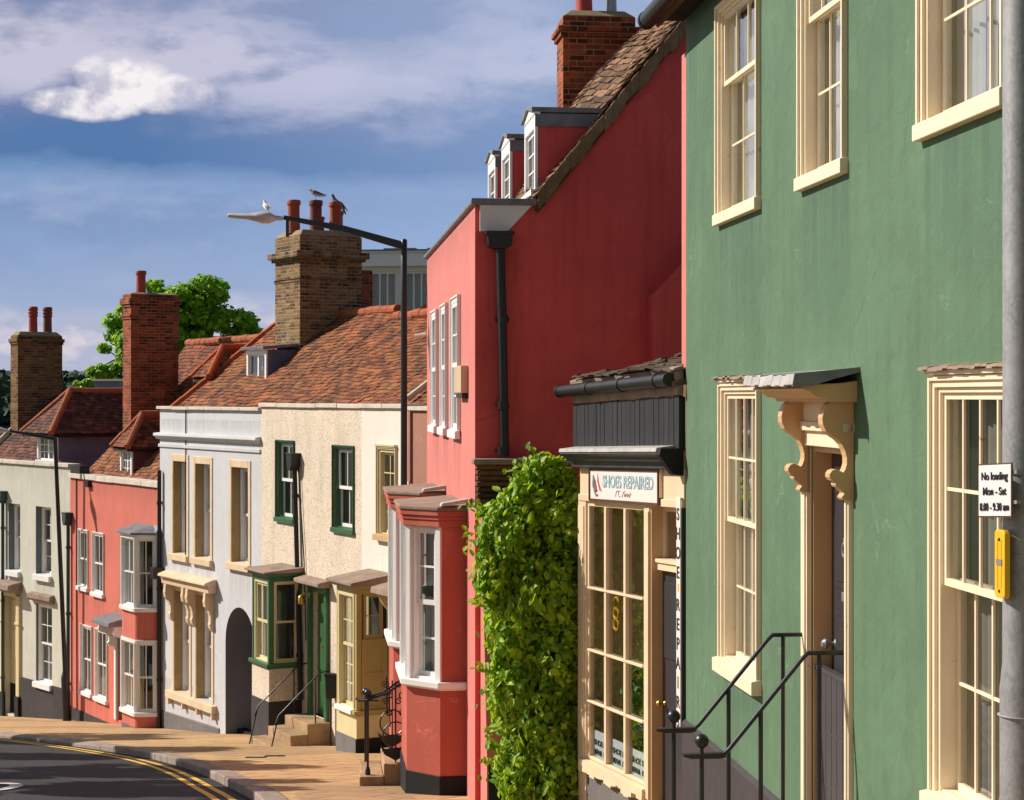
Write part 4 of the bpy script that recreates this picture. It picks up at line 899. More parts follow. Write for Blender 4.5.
def downpipe(T, fr, px, y0, y1, mat='cast', r=.045, hop=True, u=None, px2=None):
    ua = fr.u(px); ub = fr.u(px2 or px); za = fr.z(px, y0); zb = fr.z(px2 or px, y1)
    b = MB(fr); b.tube([(ua,.07,za),(ub,.07,zb)], r, 10)
    for t in (.12, .45, .8): b.tube([(ua+(ub-ua)*t,.07,za+(zb-za)*t),(ua+(ub-ua)*t,.07,za+(zb-za)*t-.07)], r*1.35, 10)
    d = b.obj('downpipe', M[mat], T, smooth=True)
    if hop:
        b = MB(fr); b.prism([(ua-.13,za+.02),(ua-.15,za+.22),(ua+.15,za+.22),(ua+.13,za+.02),(ua+.05,za-.08),(ua-.05,za-.08)], .0, .19, 'uz'); b.box(ua-.17, ua+.17, -.0, .2, za+.22, za+.25); b.obj('hopper', M[mat], d, T, bevel=.006)
    return d
def dormer(T, fr, u0, u1, di, zb, zt, dep, cheek, frame='whitewood', cols=2, rows=3, roof='flat', tmat='t_brown', rise=.9, over=.15, ridge='ridge', sill=True):
    b = MB(fr)
    for a, c in ((u0, u0+.06), (u1-.06, u1)): b.box(a, c, -di-dep, -di-.02, zb-.5, zt)
    b.box(u0, u1, -di-.10, -di-.02, zb-.5, zb)
    d = b.obj('dormer', M[cheek], T)
    b = MB(fr); f = .08
    b.box(u0-.005, u0+f, -di-.08, -di, zb, zt-.005); b.box(u1-f, u1+.005, -di-.04, -di, zb, zt-.005); b.box(u0+f, u1-f, -di-.12, -di, zt-.09, zt-.005); b.box(u0-.04, u1+.04, -di-.1, -di+.05, zb-.05, zb+.03)
    b.obj('frame', M[frame], d, T, bevel=.004)
    m = (u0+u1)/2
    for a, c in ((u0+f, m), (m, u1-f)): sash_mesh(fr, a, c, zb+.03, zt-.09, -di-.05, cols, rows, .035, .018).obj('sash', M[frame], d, T)
    MB(fr).quad((u0+f,-di-.065,zb+.05),(u1-f,-di-.065,zb+.05),(u1-f,-di-.065,zt-.1),(u0+f,-di-.065,zt-.1)).obj('pane', M['glass'], d, T)
    curtain_mesh(fr, u0+f, m-.1, zb+.04, zt-.1, -di-.22).obj('curtain', M['net'], d, T, smooth=True)
    if roof == 'flat':
        b = MB(fr); b.prism([(-di+.10,zt),(-di-dep,zt+.16),(-di-dep,zt+.22),(-di+.11,zt+.07)], u0-.08, u1+.08, 'oz'); b.obj('dormer_roof', M['lead'], d, T, bevel=.008)
    else:
        a, c = u0-over, u1+over; w = (c-a)/2; fo = -di+over; zr = zt+rise; ap = fo-w*1.05
        L = math.hypot(w, rise); e = dep+.5
        b = MB(fr)
        tile_plane(b, (a,fo,zt), (0,-1,0), (w/L,0,rise/L), [(0,0),(e,0),(e,L),(w*1.05,L)])
        tile_plane(b, (c,fo,zt), (0,-1,0), (-w/L,0,rise/L), [(0,0),(e,0),(e,L),(w*1.05,L)])
        L2 = math.hypot(w*1.05, rise); tile_plane(b, (a,fo,zt), (1,0,0), (0,-w*1.05/L2,rise/L2), [(0,0),(2*w,0),(w,L2)])
        r = b.obj('dormer_roof', M[tmat], d, T)
        ridge_tiles(T, fr, (a,fo,zt+.03), (m,ap,zr+.03), ridge, .085, .3, d); ridge_tiles(T, fr, (c,fo,zt+.03), (m,ap,zr+.03), ridge, .085, .3, d); ridge_tiles(T, fr, (m,ap,zr+.03), (m,fo-e,zr+.03), ridge, .085, .3, d)
        b = MB(fr); b.box(a+.03, c-.03, fo-.12, fo-.02, zt-.09, zt-.03); b.box(c-.10, c-.02, -di-dep, fo-.03, zt-.09, zt-.03); b.obj('fascia', M['black'], d, T)
    return d
def bracket(T, fr, u0, w, zt, h, p, mat, parent):
    pts = [(0,zt),(p,zt),(p*1.02,zt-.12*h),(p*1.08,zt-.22*h),(p*.98,zt-.36*h),(p*.6,zt-.46*h),(p*.42,zt-.6*h),(p*.40,zt-.75*h),(p*.5,zt-.82*h),(p*.42,zt-.92*h),(p*.2,zt-h),(0,zt-h)]
    return MB(fr).prism(pts, u0, u0+w, 'oz').obj('bracket', M[mat], parent, T, bevel=.008)

# ================================================================ white house and pebbledashed house share one line
FW = Fr((-5.04, 37.15), (-1.329, 29.98))
uW = FW.u(361.5); uE = FW.u(408)
FB = FW.sub(0, 0, uW, 0); FH = FW.sub(uW, 0, FW.L, 0)
ztop = E - .20
PB = Thing('pebbledash_house', 'speckled pebbledash house with green framed windows, green bay and stone steps', 'house', FB, GP(37.15))
x, z, L = FB.u, FB.z, FB.L; pb = GP(37.2)-.4
A1 = .042
w1 = FB.rect(276.5, 294.8, 439.5, 520); w2 = FB.rect(333.3, 354.5, 444.5, 530.5)
dh = (x(313), x(327), E-5.93, E-3.62)
shell(PB, FB, 0, L, pb, ztop, [(w[0]+A1, w[1]-A1, w[2]+.06, w[3]-A1) for w in (w1, w2)] + [dh], 'pebble', 6.0, [(-.3,ztop),(-3.0,E+1.6)])
coping(PB, FB, -.02, L-.003, ztop, 'coping', .08)
for w in (w1, w2): window(PB, FB, w[0]+A1, w[1]-A1, w[2]+.06, w[3]-A1, arch=A1, proud=.02, depth=.02, inset=.05, frame='greenwood', sash='whitewood', sillm='greenwood', cols=2, rt=1, rb=1, sill=(.08,.06,.02), box=.04, curtain=('drape','sides'), st=.05)
downpipe(PB, FB, 298, 466, 700, px2=304)
b = MB(FB); b.tube([(x(300),.04,z(300,462)),(x(305.5),.03,z(305,560)),(x(307.5),.03,z(307,640))], .012, 6); b.obj('cable', M['iron'], PB)
# green bay
un = x(302); of = off_for(FB, un, 269); uf = FB.u(252, of)
zt_, zs_, zpl = FB.z(269, 577, of), FB.z(269, 664, of), FB.z(269, 702, of)
def rect_bay(T, fr, uf, un, of, zt, zs, zpl, pb, frame, sash, wallm, plm, plm2, name='bay_window', rooft=.12, sillb=.07):
    b = MB(fr); b.box(uf, un, -.0, of, pb, zs-sillb); by = b.obj(name, M[wallm], T)
    b = MB(fr); b.box(uf-.01, un+.008, .0, of+.012, pb, zpl); b.obj('plinth', M[plm], by, T, bevel=.006)
    b = MB(fr); b.box(uf-.06, un+.05, .0, of+.06, zs-sillb, zs); b.box(uf-.03, un+.03, 0, of+.03, zs-sillb-.03, zs-sillb-.001); b.obj('sill', M[frame], by, T, bevel=.008)
    b = MB(fr)
    for q in ((uf, of), (un, of)):
        a = q[0] if q[0] == uf else q[0]-.09; b.box(a, a+.09, of-.09, of, zs, zt)
    b.box(un-.07, un, .0, .08, zs, zt); b.box(uf, uf+.07, .0, .08, zs, zt); b.box(uf+.09, un-.09, of-.08, of-.003, zt-.10, zt); b.box(un-.08, un-.003, .08, of-.09, zt-.10, zt); b.box(uf+.003, uf+.08, .08, of-.09, zt-.1, zt)
    b.box(uf-.07, un+.07, .0, of+.07, zt+.001, zt+.06)
    b.obj('frame', M[frame], by, T, bevel=.006)
    MB(fr).box(uf+.10, un-.08, .006, .04, zs+.002, zt-.02).obj('room_backing', M['inside'], by, T)  # panel coloured dark to stand for the shade of a room
    return by
by = rect_bay(PB, FB, uf, un, of, zt_, zs_, zpl, pb, 'greenwood', 'whitewood', 'pebble', 'plinth', 'black')
ff = FB.sub(uf, of, un, of); window(PB, ff, .09, ff.L-.09, zs_, zt_-.1, depth=.015, inset=.03, frame='palewood', sill=None, cols=2, rt=1, rb=1, box=.05, curtain=('net','full'), parent=by)
fs = FB.sub(un, of, un, 0); window(PB, fs, .10, fs.L-.075, zs_, zt_-.1, depth=.005, inset=.012, frame='palewood', sill=None, cols=1, rt=1, rb=1, box=.025, st=.035, curtain=('darkdrape','full'), parent=by)
b = MB(FB); b.prism([(of+.13,zt_+.062),(of+.13,zt_+.095),(0,zt_+.16),(0,zt_+.062)], uf-.11, un+.10, 'oz'); b.obj('roof', M['slab'], by, PB, bevel=.01)
# green door, its lead hood and the stone steps
d0, d1, dz0, dz1 = dh
b = MB(FB)
for a, c in ((d0-.12, d0), (d1, d1+.12)): b.box(a, c, -.02, .07, dz0-.4, dz1+.12)
b.box(d0, d1, -.02, .07, dz1, dz1+.12)
dc = b.obj('doorcase', M['greenwood'], PB, bevel=.006)
b = MB(FB); b.box(d0, d1, -.14, -.10, dz0, dz1)
for zq in (dz0+.12, dz0+.85, dz0+1.45):
    for a, c in ((d0+.08, (d0+d1)/2-.04), ((d0+d1)/2+.04, d1-.08)): b.box(a, c, -.10, -.085, zq, zq+.5)
dr = b.obj('door', M['greenwood'], PB, bevel=.004)
MB(FB).lathe(((d0+d1)/2,-.10,dz0+1.3), [(.02,0),(.03,.01),(.012,.02),(.012,.04),(.03,.05),(.035,.07)], 12, (0,1,0)).obj('knocker', M['brass'], dr, PB, smooth=True)
b = MB(FB); b.prism([(.0,dz1+.27),(.26,dz1+.22),(.27,dz1+.15),(.22,dz1+.13),(.0,dz1+.13)], d0-.36, d1+.22, 'oz'); b.obj('door_hood', M['slab'], dc, PB, bevel=.015)
b = MB(FB); b.tube([(d0+.1,.05,dz1-.05),(d0+.1,.18,dz1-.01),(d0+.1,.27,dz1-.06)], .012, 6); b.lathe((d0+.1,.27,dz1-.24), [(.03,0),(.06,.02),(.065,.13),(.05,.16),(.01,.19)], 10); b.obj('door_lamp', M['brass'], dc, PB, smooth=True)
sg = GP(34.6); H = dz0 - sg; n = 3
b = MB(FB); us0, us1 = d0-.30, d1+.18
for i in range(n): b.box(us0-(.10 if i == n-1 else 0), us1, .0 if i == 0 else .45+.33*(i-1), .45+.33*i, pb, dz0-.02-H/n*i)
b.box(d0, d1, -.14, .001, pb, dz0)
b.obj('steps', M['stepstone'], PB, bevel=.015)
RO = .45+.66
def handrail(fr, path, posts, label, group, zb, r=.014, extra=None):
    q = fr.w(*path[0]); T = Thing('handrail', label, 'handrail', Fr((q.x, q.y), (q.x+fr.d.x, q.y+fr.d.y)), zb, group)
    MB(fr).tube(path, r, 8).obj('rail', M['iron'], T, smooth=True)
    for p0, p1 in posts: MB(fr).tube([p0,p1], r, 8).obj('post', M['iron'], T, smooth=True)
    return T
for u, lab in ((us0+.04, 'black iron handrail on the bay window side of the stone steps'), (us1-.04, 'black iron handrail on the porch side of the stone steps')):
    p = [(u,.02,dz0+.92),(u,.18,dz0+.90),(u,.30,dz0+.80),(u,RO-.12,dz0+.18),(u,RO-.05,sg+.55)]
    handrail(FB, p, [((u,.28,dz0-.02),(u,.28,dz0+.82)), ((u,RO-.12,dz0+.18),(u,RO+.06,sg-.02))], lab, 'handrails of the pebbledash house steps', sg)
# black box on its post beside the steps
q = P(331, 745, 33.6); BX = Thing('post_box', 'small black box on a thin black post between stone steps and glazed bay', 'box', unit(q.x, q.y), GP(33.6))
fr = BX.fr; zb_ = zz(698, 33.6)
MB(fr).tube([(0,0,GP(33.6)-.02),(0,0,zb_)], .018, 8).obj('post', M['iron'], BX, smooth=True)
b = MB(fr); b.prism([(-.09,zb_),(-.105,zb_+.40),(.105,zb_+.40),(.09,zb_)], -.07, .07, 'uz'); b.obj('body', M['black_plastic'], BX, bevel=.012)
b = MB(fr); b.box(-.12, .12, -.09, .09, zb_+.401, zb_+.45); b.obj('lid', M['black_plastic'], BX, bevel=.015)

# ---------------------------------------------------------------- white house
WH = Thing('white_house', 'narrow white house with olive glazed bay between pebbledash and pink houses', 'house', FH, GP(33))
x, z, L = FH.u, FH.z, FH.L; uE = x(408.5); pbw = GP(33.0)-.4
w = FH.rect(379, 396, 449, 534)
wdoor = (x(399), x(399)+.95, E-5.75, E-3.55)
shell(WH, FH, .002, uE, pbw, ztop, [w], 'white', 6.0, [(-.3,ztop),(-3.0,E+1.6)])
coping(WH, FH, .002, uE, ztop, 'coping', .08)
window(WH, FH, *w, arch=.05, proud=.03, depth=.0, inset=.05, frame='palewood', cols=2, rt=2, rb=2, sill=(.10,.09,.04), sillm='tanwood', crown=.04, curtain=('darkdrape','sides'), st=.045)
un = x(392); of = off_for(FH, un, 356.5); uf = FH.u(336.5, of)
zt_, zs_, zpl = FH.z(356.5, 589, of), FH.z(356.5, 711, of), FH.z(356.5, 739, of)
by = rect_bay(WH, FH, uf, un, of, zt_, zs_, zpl, pbw, 'olive', 'palewood', 'palewood', 'greyplinth', 'black', sillb=.06)
ff = FH.sub(uf, of, un, of); window(WH, ff, .09, ff.L-.09, zs_, zt_-.1, depth=-.015, inset=.06, frame='palewood', sill=(.07,.08,.02), sillm='whitewood', cols=3, rt=2, rb=3, meet=.45, box=.05, curtain=('net','full'), parent=by)
fs = FH.sub(un, of, un, 0); zm_ = FH.z(356.5, 640, of)
window(WH, fs, .14, fs.L-.16, zm_, zt_-.08, depth=.015, inset=.02, frame='olive', sill=None, cols=1, rt=2, rb=1, box=.03, st=.03, single=True, parent=by)
b = MB(fs); b.box(.09, fs.L-.08, -.08, -.02, zs_, zm_-.002); b.box(.10, .17, -.02, -.003, zs_, zm_); b.box(fs.L-.17, fs.L-.09, -.02, -.003, zs_, zm_); b.box(.17, fs.L-.17, -.02, -.003, zm_-.10, zm_-.004); b.box(.17, fs.L-.17, -.02, -.006, (zs_+zm_)/2-.03, (zs_+zm_)/2+.03); b.box(.17, fs.L-.17, -.02, -.004, zs_, zs_+.06)
b.obj('side_panel', M['olive'], by, WH, bevel=.004)
b = MB(FH); b.prism([(of+.16,zt_+.062),(of+.16,zt_+.11),(0,zt_+.24),(0,zt_+.062)], uf-.10, un+.14, 'oz'); b.obj('roof', M['slab'], by, WH, bevel=.01)
b = MB(FH); b.box(un+.0, un+.018, .02, of+.02, pbw, zpl-.01); b.obj('plinth', M['black'], by, WH)
b = MB(FH); b.prism([(.0,zt_+.20),(.58,zt_+.08),(.60,zt_-.02),(.5,zt_-.05),(0,zt_-.05)], un+.45, un+1.7, 'oz'); b.obj('door_hood', M['slab'], WH, bevel=.012)
b = MB(FH); b.prism([(0,zt_-.055),(.5,zt_-.055),(.42,zt_-.2),(.12,zt_-.55),(0,zt_-.6)], un+.52, un+.60, 'oz'); b.obj('hood_bracket', M['palewood'], WH, bevel=.006)
b = MB(FH); b.box(un+.62, un+1.5, .003, .03, pbw, zt_-.06); b.obj('door', M['olive'], WH)
# the strip of wall, its shade painted brown-pink, between it and the pink house belongs to the pink house
b = MB(FH); b.box(uE+.003, L+.6, -.3, -.02, pbw, E-.22); b.box(uE+.003, uE+.1, -.02, .02, E-1.4, E-.22); b.obj('link_wall', M['pink_in_shade'], SP)
b = MB(FH); b.box(uE+.003, L+.6, -.32, .03, E-.219, E-.15); b.obj('link_coping', M['coping'], SP)
# roofs above these two
dL = FW.L
roof_slope(PB, FB, -.1, L*0+FB.L+.0, .30, ztop-.02, 3.0, E+1.66, 't_orange', gauge=.115)
roof_slope(WH, FH, .0, 4.6, .30, ztop-.02, 3.0, E+1.66, 't_orange', gauge=.115)
MB(FH).tube([(x(388),-.34,ztop+.16),(x(388)+.03,-1.35,ztop+.16+.72)], .055, 8).obj('roof_flashing', M['coping'], WH)
ridge_tiles(PB, FB, (-.1,-3.0,E+1.68), (FB.L,-3.0,E+1.68), 'ridge', .11); ridge_tiles(WH, FH, (0,-3.0,E+1.68), (4.6,-3.0,E+1.68), 'ridge', .11)
# rear range with its hip, seen over the ridge
b = MB(FB); Lr = math.hypot(2.6, 1.75)
tile_plane(b, (-2.2,-3.0,E+1.0), (1,0,0), (0,-2.6/Lr,1.75/Lr), [(0,0),(9.5,0),(9.5,Lr),(1.7,Lr)])
b.obj('rear_roof', M['t_red'], PB)
ridge_tiles(PB, FB, (-2.2+1.7,-5.6,E+2.79), (7.3,-5.6,E+2.79), 'ridge_bright', .13); ridge_tiles(PB, FB, (-2.2,-3.0,E+1.02), (-.5,-5.6,E+2.79), 'ridge_bright', .13)
MB(FB).lathe((2.2,-6.3,E+2.2), [(.2,0),(.17,.6),(.2,.72),(.22,.85),(.2,.9),(.15,.9)], 14).obj('chimney_pot', M['potred'], PB, smooth=True)

# ================================================================ grey house
FY = Fr((-7.965, 41.86), (-5.04, 37.15))
GY = Thing('grey_house', 'pale grey house with three tall upper windows, hooded lower windows and an archway', 'house', FY, GP(41.86))
x, z, L = FY.u, FY.z, FY.L; pb = GP(41.9)-.4; zt = E-.28
ws = [FY.rect(*q) for q in ((173.5, 187.0, 461, 553), (195.6, 210.6, 463.5, 557), (231.8, 248.6, 467, 562))]
lw = [FY.rect(*q) for q in ((174.5, 189.5, 590, 691), (196.5, 211.8, 594, 698))]
# archway: opening with a round head, and the passage behind
ac0, ac1 = x(225.5), x(225.5)+1.5; azs = z(226, 640); ar = (ac1-ac0)/2; azt = azs+ar
holes = [(*w, .3) for w in ws+lw] + [(ac0, ac1, pb, azt, .0)]
M['grey'] = stucco('grey_render', (.575, .58, .605), .07, .2, (.3,.27,.25), .14, .12, stains=[(0, w[0]-.15, w[1]+.15, w[2]-.14-GY.zb, .8) for w in ws]+[(0, lw[0][0]-.2, lw[1][1]+.2, lw[0][2]-.3-GY.zb, .6), (0, 0, L, zt-.2-GY.zb, .35), (0, 0, L*.62, GP(39.5)+.9-GY.zb, 1.2)], stain_col=(.36,.34,.33))
b = MB(FY); b.wall(0, L, pb, zt, holes, .3)
n = 14; am = (ac0+ac1)/2
for i in range(n):
    t0, t1 = PI-PI*i/n, PI-PI*(i+1)/n; a0, a1 = am+ar*math.cos(t0), am+ar*math.cos(t1); h0, h1 = azs+ar*math.sin(t0), azs+ar*math.sin(t1)
    b.quad((a0,0,h0),(a1,0,h1),(a1,0,azt),(a0,0,azt)); 
for u in (0, L): b.quad(*[(u, o, q) for o, q in ((0,pb),(0,zt),(-.3,zt),(-3.1,E+1.75),(-6,zt),(-6,pb))])
b.quad((0,-6,pb),(L,-6,pb),(L,-6,zt),(0,-6,zt))
b.obj('wall', M['grey'], GY)
b = MB(FY)
for i in range(n):
    t0, t1 = PI-PI*i/n, PI-PI*(i+1)/n; a0, a1 = am+ar*math.cos(t0), am+ar*math.cos(t1); h0, h1 = azs+ar*math.sin(t0), azs+ar*math.sin(t1)
    b.quad((a0,-.002,h0),(a1,-.002,h1),(a1,-2.2,h1),(a0,-2.2,h0))
b.quad((ac0,-.002,pb),(ac0,-.002,azs),(ac0,-2.2,azs),(ac0,-2.2,pb)); b.quad((ac1,-.002,pb),(ac1,-2.2,pb),(ac1,-2.2,azs),(ac1,-.002,azs)); b.quad((ac0,-2.2,pb),(ac1,-2.2,pb),(ac1,-2.2,azt),(ac0,-2.2,azt))
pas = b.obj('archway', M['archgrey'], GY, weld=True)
b = MB(FY); b.box(ac0+.02, ac0+.12, -.45, -.25, pb, GP(39)+.14); b.box(ac0+.121, ac1, -.5, -.28, pb, GP(39)+.12); b.obj('threshold', M['black'], pas, GY)
b = MB(FY); hh = .12
for w in ws+lw:
    b.box(w[0]-hh, w[0], -.30, .02, w[2]-.0, w[3]+hh*1.3); b.box(w[1], w[1]+hh, -.30, .02, w[2], w[3]+hh*1.3); b.box(w[0], w[1], -.30, .02, w[3], w[3]+hh*1.3)
b.obj('stone_surround', M['sandstone'], GY, bevel=.01)
for w in ws+lw: MB(FY).box(w[0], w[0]+.018, -.165, .012, w[2], w[3]-.002).obj('stone_reveal_shade', M['reveal_shade'], GY)  # far reveals coloured dark ochre to stand for shade
for w in ws: MB(FY).prism([(-.18,w[2]+.02),(.09,w[2]-.005),(.09,w[2]-.14),(-.18,w[2]-.14)], w[0]-hh-.03, w[1]+hh+.03, 'oz').obj('stone_sill', M['sandstone'], GY, bevel=.01)
for i, w in enumerate(ws+lw): window(GY, FY, w[0]+.019, w[1]-.001, w[2], w[3]-.001, depth=.17, inset=.04, frame='whitewood', sill=None, cols=1, rt=1, rb=1, box=.05, curtain=('net','full'), st=.05)
lz = lw[0][2]
b = MB(FY); b.prism([(-.18,lz+.02),(.12,lz),(.12,lz-.16),(-.18,lz-.16)], lw[0][0]-.28, lw[1][1]+.28, 'oz'); 
for u in np.linspace(lw[0][0]-.2, lw[1][1]+.16, 4): b.box(u, u+.07, .0, .10, lz-.30, lz-.161)
b.obj('stone_sill', M['sandstone'], GY, bevel=.012)
hz = lw[0][3]+.16
b = MB(FY); b.prism([(0,hz+.27),(.08,hz+.27),(.28,hz+.20),(.29,hz+.15),(.21,hz+.14),(.19,hz-.02),(0,hz-.02)], lw[0][0]-.30, lw[1][1]+.28, 'oz'); hd = b.obj('window_hood', M['sandstone'], GY, bevel=.012)
for u in (lw[0][0]-.15, lw[0][1]+.0, lw[1][0]-.15, lw[1][1]+.0): bracket(GY, FY, u, .13, hz-.02, .82, .20, 'sandstone', hd)
# cornice, parapet and its coping
zc = FY.z(160, 436)
b = MB(FY); b.prism([(0,zc+.085),(.12,zc+.07),(.13,zc+.015),(.08,zc-.02),(.05,zc-.06),(0,zc-.07)], -.11, L-.002, 'oz'); b.box(-.03, L-.003, 0, .035, zc-.24, zc-.17); b.obj('cornice', M['grey'], GY, bevel=.006)
coping(GY, FY, -.06, L-.002, zt, 'coping', .07, -.3, .07)
downpipe(GY, FY, 162.3, 470, 730, mat='cast', hop=False)
MB(FY).box(x(160.8), x(164.5), .02, .26, z(162,578), z(162,567)).obj('junction_box', M['black_plastic'], GY, bevel=.01)
b = MB(FY); b.tube([(x(186.5),.02,z(186,408)),(x(186.5),.02,z(186,555))], .012, 6); b.obj('cable', M['iron'], GY)
b = MB(FY); pz = GP(39.5)
b.add([(-.0,.001,pb),(L*.62,.001,pb),(L*.62,.001,GP(39.0)+.12),(0,.001,GP(41.8)+.42),(-.0,.02,pb),(L*.62,.02,pb),(L*.62,.02,GP(39.0)+.10),(0,.02,GP(41.8)+.40)], [(3,2,1,0),(4,5,6,7),(0,1,5,4),(1,2,6,5),(2,3,7,6),(3,0,4,7)]); b.obj('plinth', M['greyplinth'], GY)
roof_slope(GY, FY, -.12, L+.05, .34, zt-.05, 3.1, E+1.80, 't_orange', gauge=.115)
ridge_tiles(GY, FY, (-.12,-3.1,E+1.84), (L+.0,-3.1,E+1.84), 'ridge', .11)
ridge_tiles(GY, FY, (-.12,-.34,zt-.0), (-.12,-3.1,E+1.82), 'ridge_bright', .10, .3, name='verge_tiles')
# tiled hipped dormer at the far end of the grey roof and the leaded one near the chimney
du0, du1 = FY.u(246.5, -1.35), FY.u(266, -1.35); dzb = zz(388, 40.6); dzt = zz(350, 40.6)
dormer(GY, FY, du0, du1, 1.35, dzb, dzt, 1.6, 'bluegrey', cols=1, rows=1, roof='flat')
dormer(GY, FY, FY.u(197, -1.2), FY.u(208, -1.2), 1.35, zz(388, 42.5)-.1, zz(378, 42.5), 1.6, 'maroon', cols=1, rows=1, roof='hip', tmat='t_red', rise=.7, ridge='ridge_bright', over=.2)
pots = [(2.3,-2.24,.145,.74,'pot',''), (2.35,-2.76,.145,.76,'potdark',''), (2.15,-2.95,.11,.42,'potred',''), (2.3,-3.27,.145,.76,'pot',''), (2.05,-3.45,.13,.58,'potred','')]
chimney(GY, FY, 1.62, 2.92, -3.62, -2.10, E+.8, E+3.55, 'b_yellow', pots, ((.13,.34,.14),(.04,.95,.0)), flaunch=.14)
b = MB(FY); b.box(1.9, 2.7, -4.0, -3.63, E+1, E+2.85); b.obj('chimney_shoulder', M['b_red'], GY)

# ================================================================ coral red house
FR = Fr((-11.27, 47.19), (-7.965, 41.86))
RH = Thing('coral_house', 'coral red house with white windows and a two storey white bay', 'house', FR, GP(47.2))
x, z, L = FR.u, FR.z, FR.L; pb = GP(47.3)-.4; zt = E-2.06
ws = [FR.rect(*q) for q in ((79.5, 87.8, 530.5, 586), (93.8, 103.6, 533.5, 592), (81.6, 91.6, 625.5, 690), (96.6, 107.0, 629.5, 696.5))]
dd = (x(117.5), x(129), GP(44.3)+.12, z(115, 627))
M['red'] = stucco('coral_render', (.58, .155, .112), .12, .24, (.2,.06,.05), .16, .2, stains=[(0, w[0]-.1, w[1]+.1, w[2]-.09-RH.zb, .7) for w in ws]+[(0, 0, L, zt-RH.zb, .5)])
shell(RH, FR, 0, L, pb, zt, ws+[dd], 'red', 6.0, [(-.3,zt-.05),(-1.85,E-.72),(-3.55,E+1.3)])
coping(RH, FR, .0, L-.02, zt, 'coping', .13, -.3, .06)
for w in ws: window(RH, FR, *w, arch=.05, proud=.02, depth=.0, inset=.012, step=.012, frame='whitewood', cols=2, rt=1, rb=1, sill=(.09,.08,.04), box=.018, curtain=('net','lower'), st=.03)
b = MB(FR); b.box(dd[0]-.12, dd[0], -.03, .05, dd[2], dd[3]+.1); b.box(dd[1], dd[1]+.12, -.03, .05, dd[2], dd[3]+.1); b.box(dd[0], dd[1], -.03, .05, dd[3], dd[3]+.1); dc = b.obj('doorcase', M['whitewood'], RH, bevel=.006)
MB(FR).box(dd[0], dd[1], -.15, -.1, dd[2], dd[3]).obj('door', M['greydoor'], dc, RH)
b = MB(FR); b.prism([(0,dd[3]+.36),(.55,dd[3]+.24),(.56,dd[3]+.14),(0,dd[3]+.14)], dd[0]-.25, dd[1]+.15, 'oz'); hd = b.obj('door_hood', M['lead'], dc, RH, bevel=.01)
for u in (dd[0]-.2, dd[1]+.04): bracket(RH, FR, u, .08, dd[3]+.14, .6, .4, 'whitewood', hd)
# two storey bowed bay
of = .50; un = x(160.5); uf = FR.u(121, of)-.25; um_ = un-FR.u(134.5, of)
out = [(un,0),(un-.03,.10)]
c0_ = (un-.05, .12); c1_ = (un-.95, of); c2_ = (uf+.55, of)
pl = [(un,0), (un,.10), (un-um_,of), (uf+.25,of), (uf,.25), (uf,0)]
def growp(d): return [(un+d,0),(un+d,.10+d*.5),(un-um_+d*.4,of+d),(uf+.25-d*.3,of+d),(uf-d,.25+d*.5),(uf-d,0)]
def bowp(d):
    # rounded version of the outline
    p = [(un+d,0),(un+d,.10)]
    for i in range(1, 8):
        t = i/8; p.append((un+d-um_*t, .10+(of-.10)*math.sin(t*PI/2)+d*t))
    p += [(un-um_,of+d),(uf+.35,of+d)]
    for i in range(1, 6):
        t = i/6; p.append((uf+.35-(.35+d)*t, .2+(of+d-.2)*math.cos(t*PI/2)))
    p += [(uf-d,0)]
    return p
zy = lambda py: FR.z(134, py, .6)
zT1, zS1, zT2, zS2 = zy(540), zy(609), zy(644), zy(714)
by = MB(FR).prism(bowp(0), pb, zS2-.08, 'uo').obj('bay_window', M['red'], RH); MB(FR).prism(bowp(0), zT2+.06, zS1-.08, 'uo').obj('apron', M['red'], by, RH)
MB(FR).prism(bowp(.012), pb, GP(43.5)+.25, 'uo').obj('plinth', M['greyplinth'], by, RH)
for q in (zS1, zS2): MB(FR).prism(bowp(.07), q-.09, q, 'uo').obj('sill', M['whitewood'], by, RH, bevel=.008)
MB(FR).prism(bowp(.04), zT1, zT1+.10, 'uo').obj('cornice', M['whitewood'], by, RH, bevel=.006); MB(FR).prism(bowp(.03), zT2-.02, zT2+.06, 'uo').obj('cornice', M['whitewood'], by, RH, bevel=.006)
b = MB(FR); lo_ = growp(.11); m_ = len(lo_); b.add([(*q, zT1+.101) for q in lo_]+[(*q, zT1+.15) for q in lo_]+[(q[0], q[1]*.1, zT1+.30) for q in pl], [tuple(range(m_))]+[(i,(i+1)%m_,(i+1)%m_+m_,i+m_) for i in range(m_)]+[(i+m_,(i+1)%m_+m_,(i+1)%m_+2*m_,i+2*m_) for i in range(m_)]+[tuple(range(2*m_,3*m_))]); b.obj('roof', M['lead'], by, RH, bevel=.008)
MB(FR).box(uf+.1, un-.1, .006, .05, zS2+.01, zT2-.03).obj('room_backing', M['inside'], by, RH); MB(FR).box(uf+.1, un-.1, .006, .05, zS1+.01, zT1-.01).obj('room_backing', M['inside'], by, RH)  # dark panels paint in the shade of rooms behind the panes
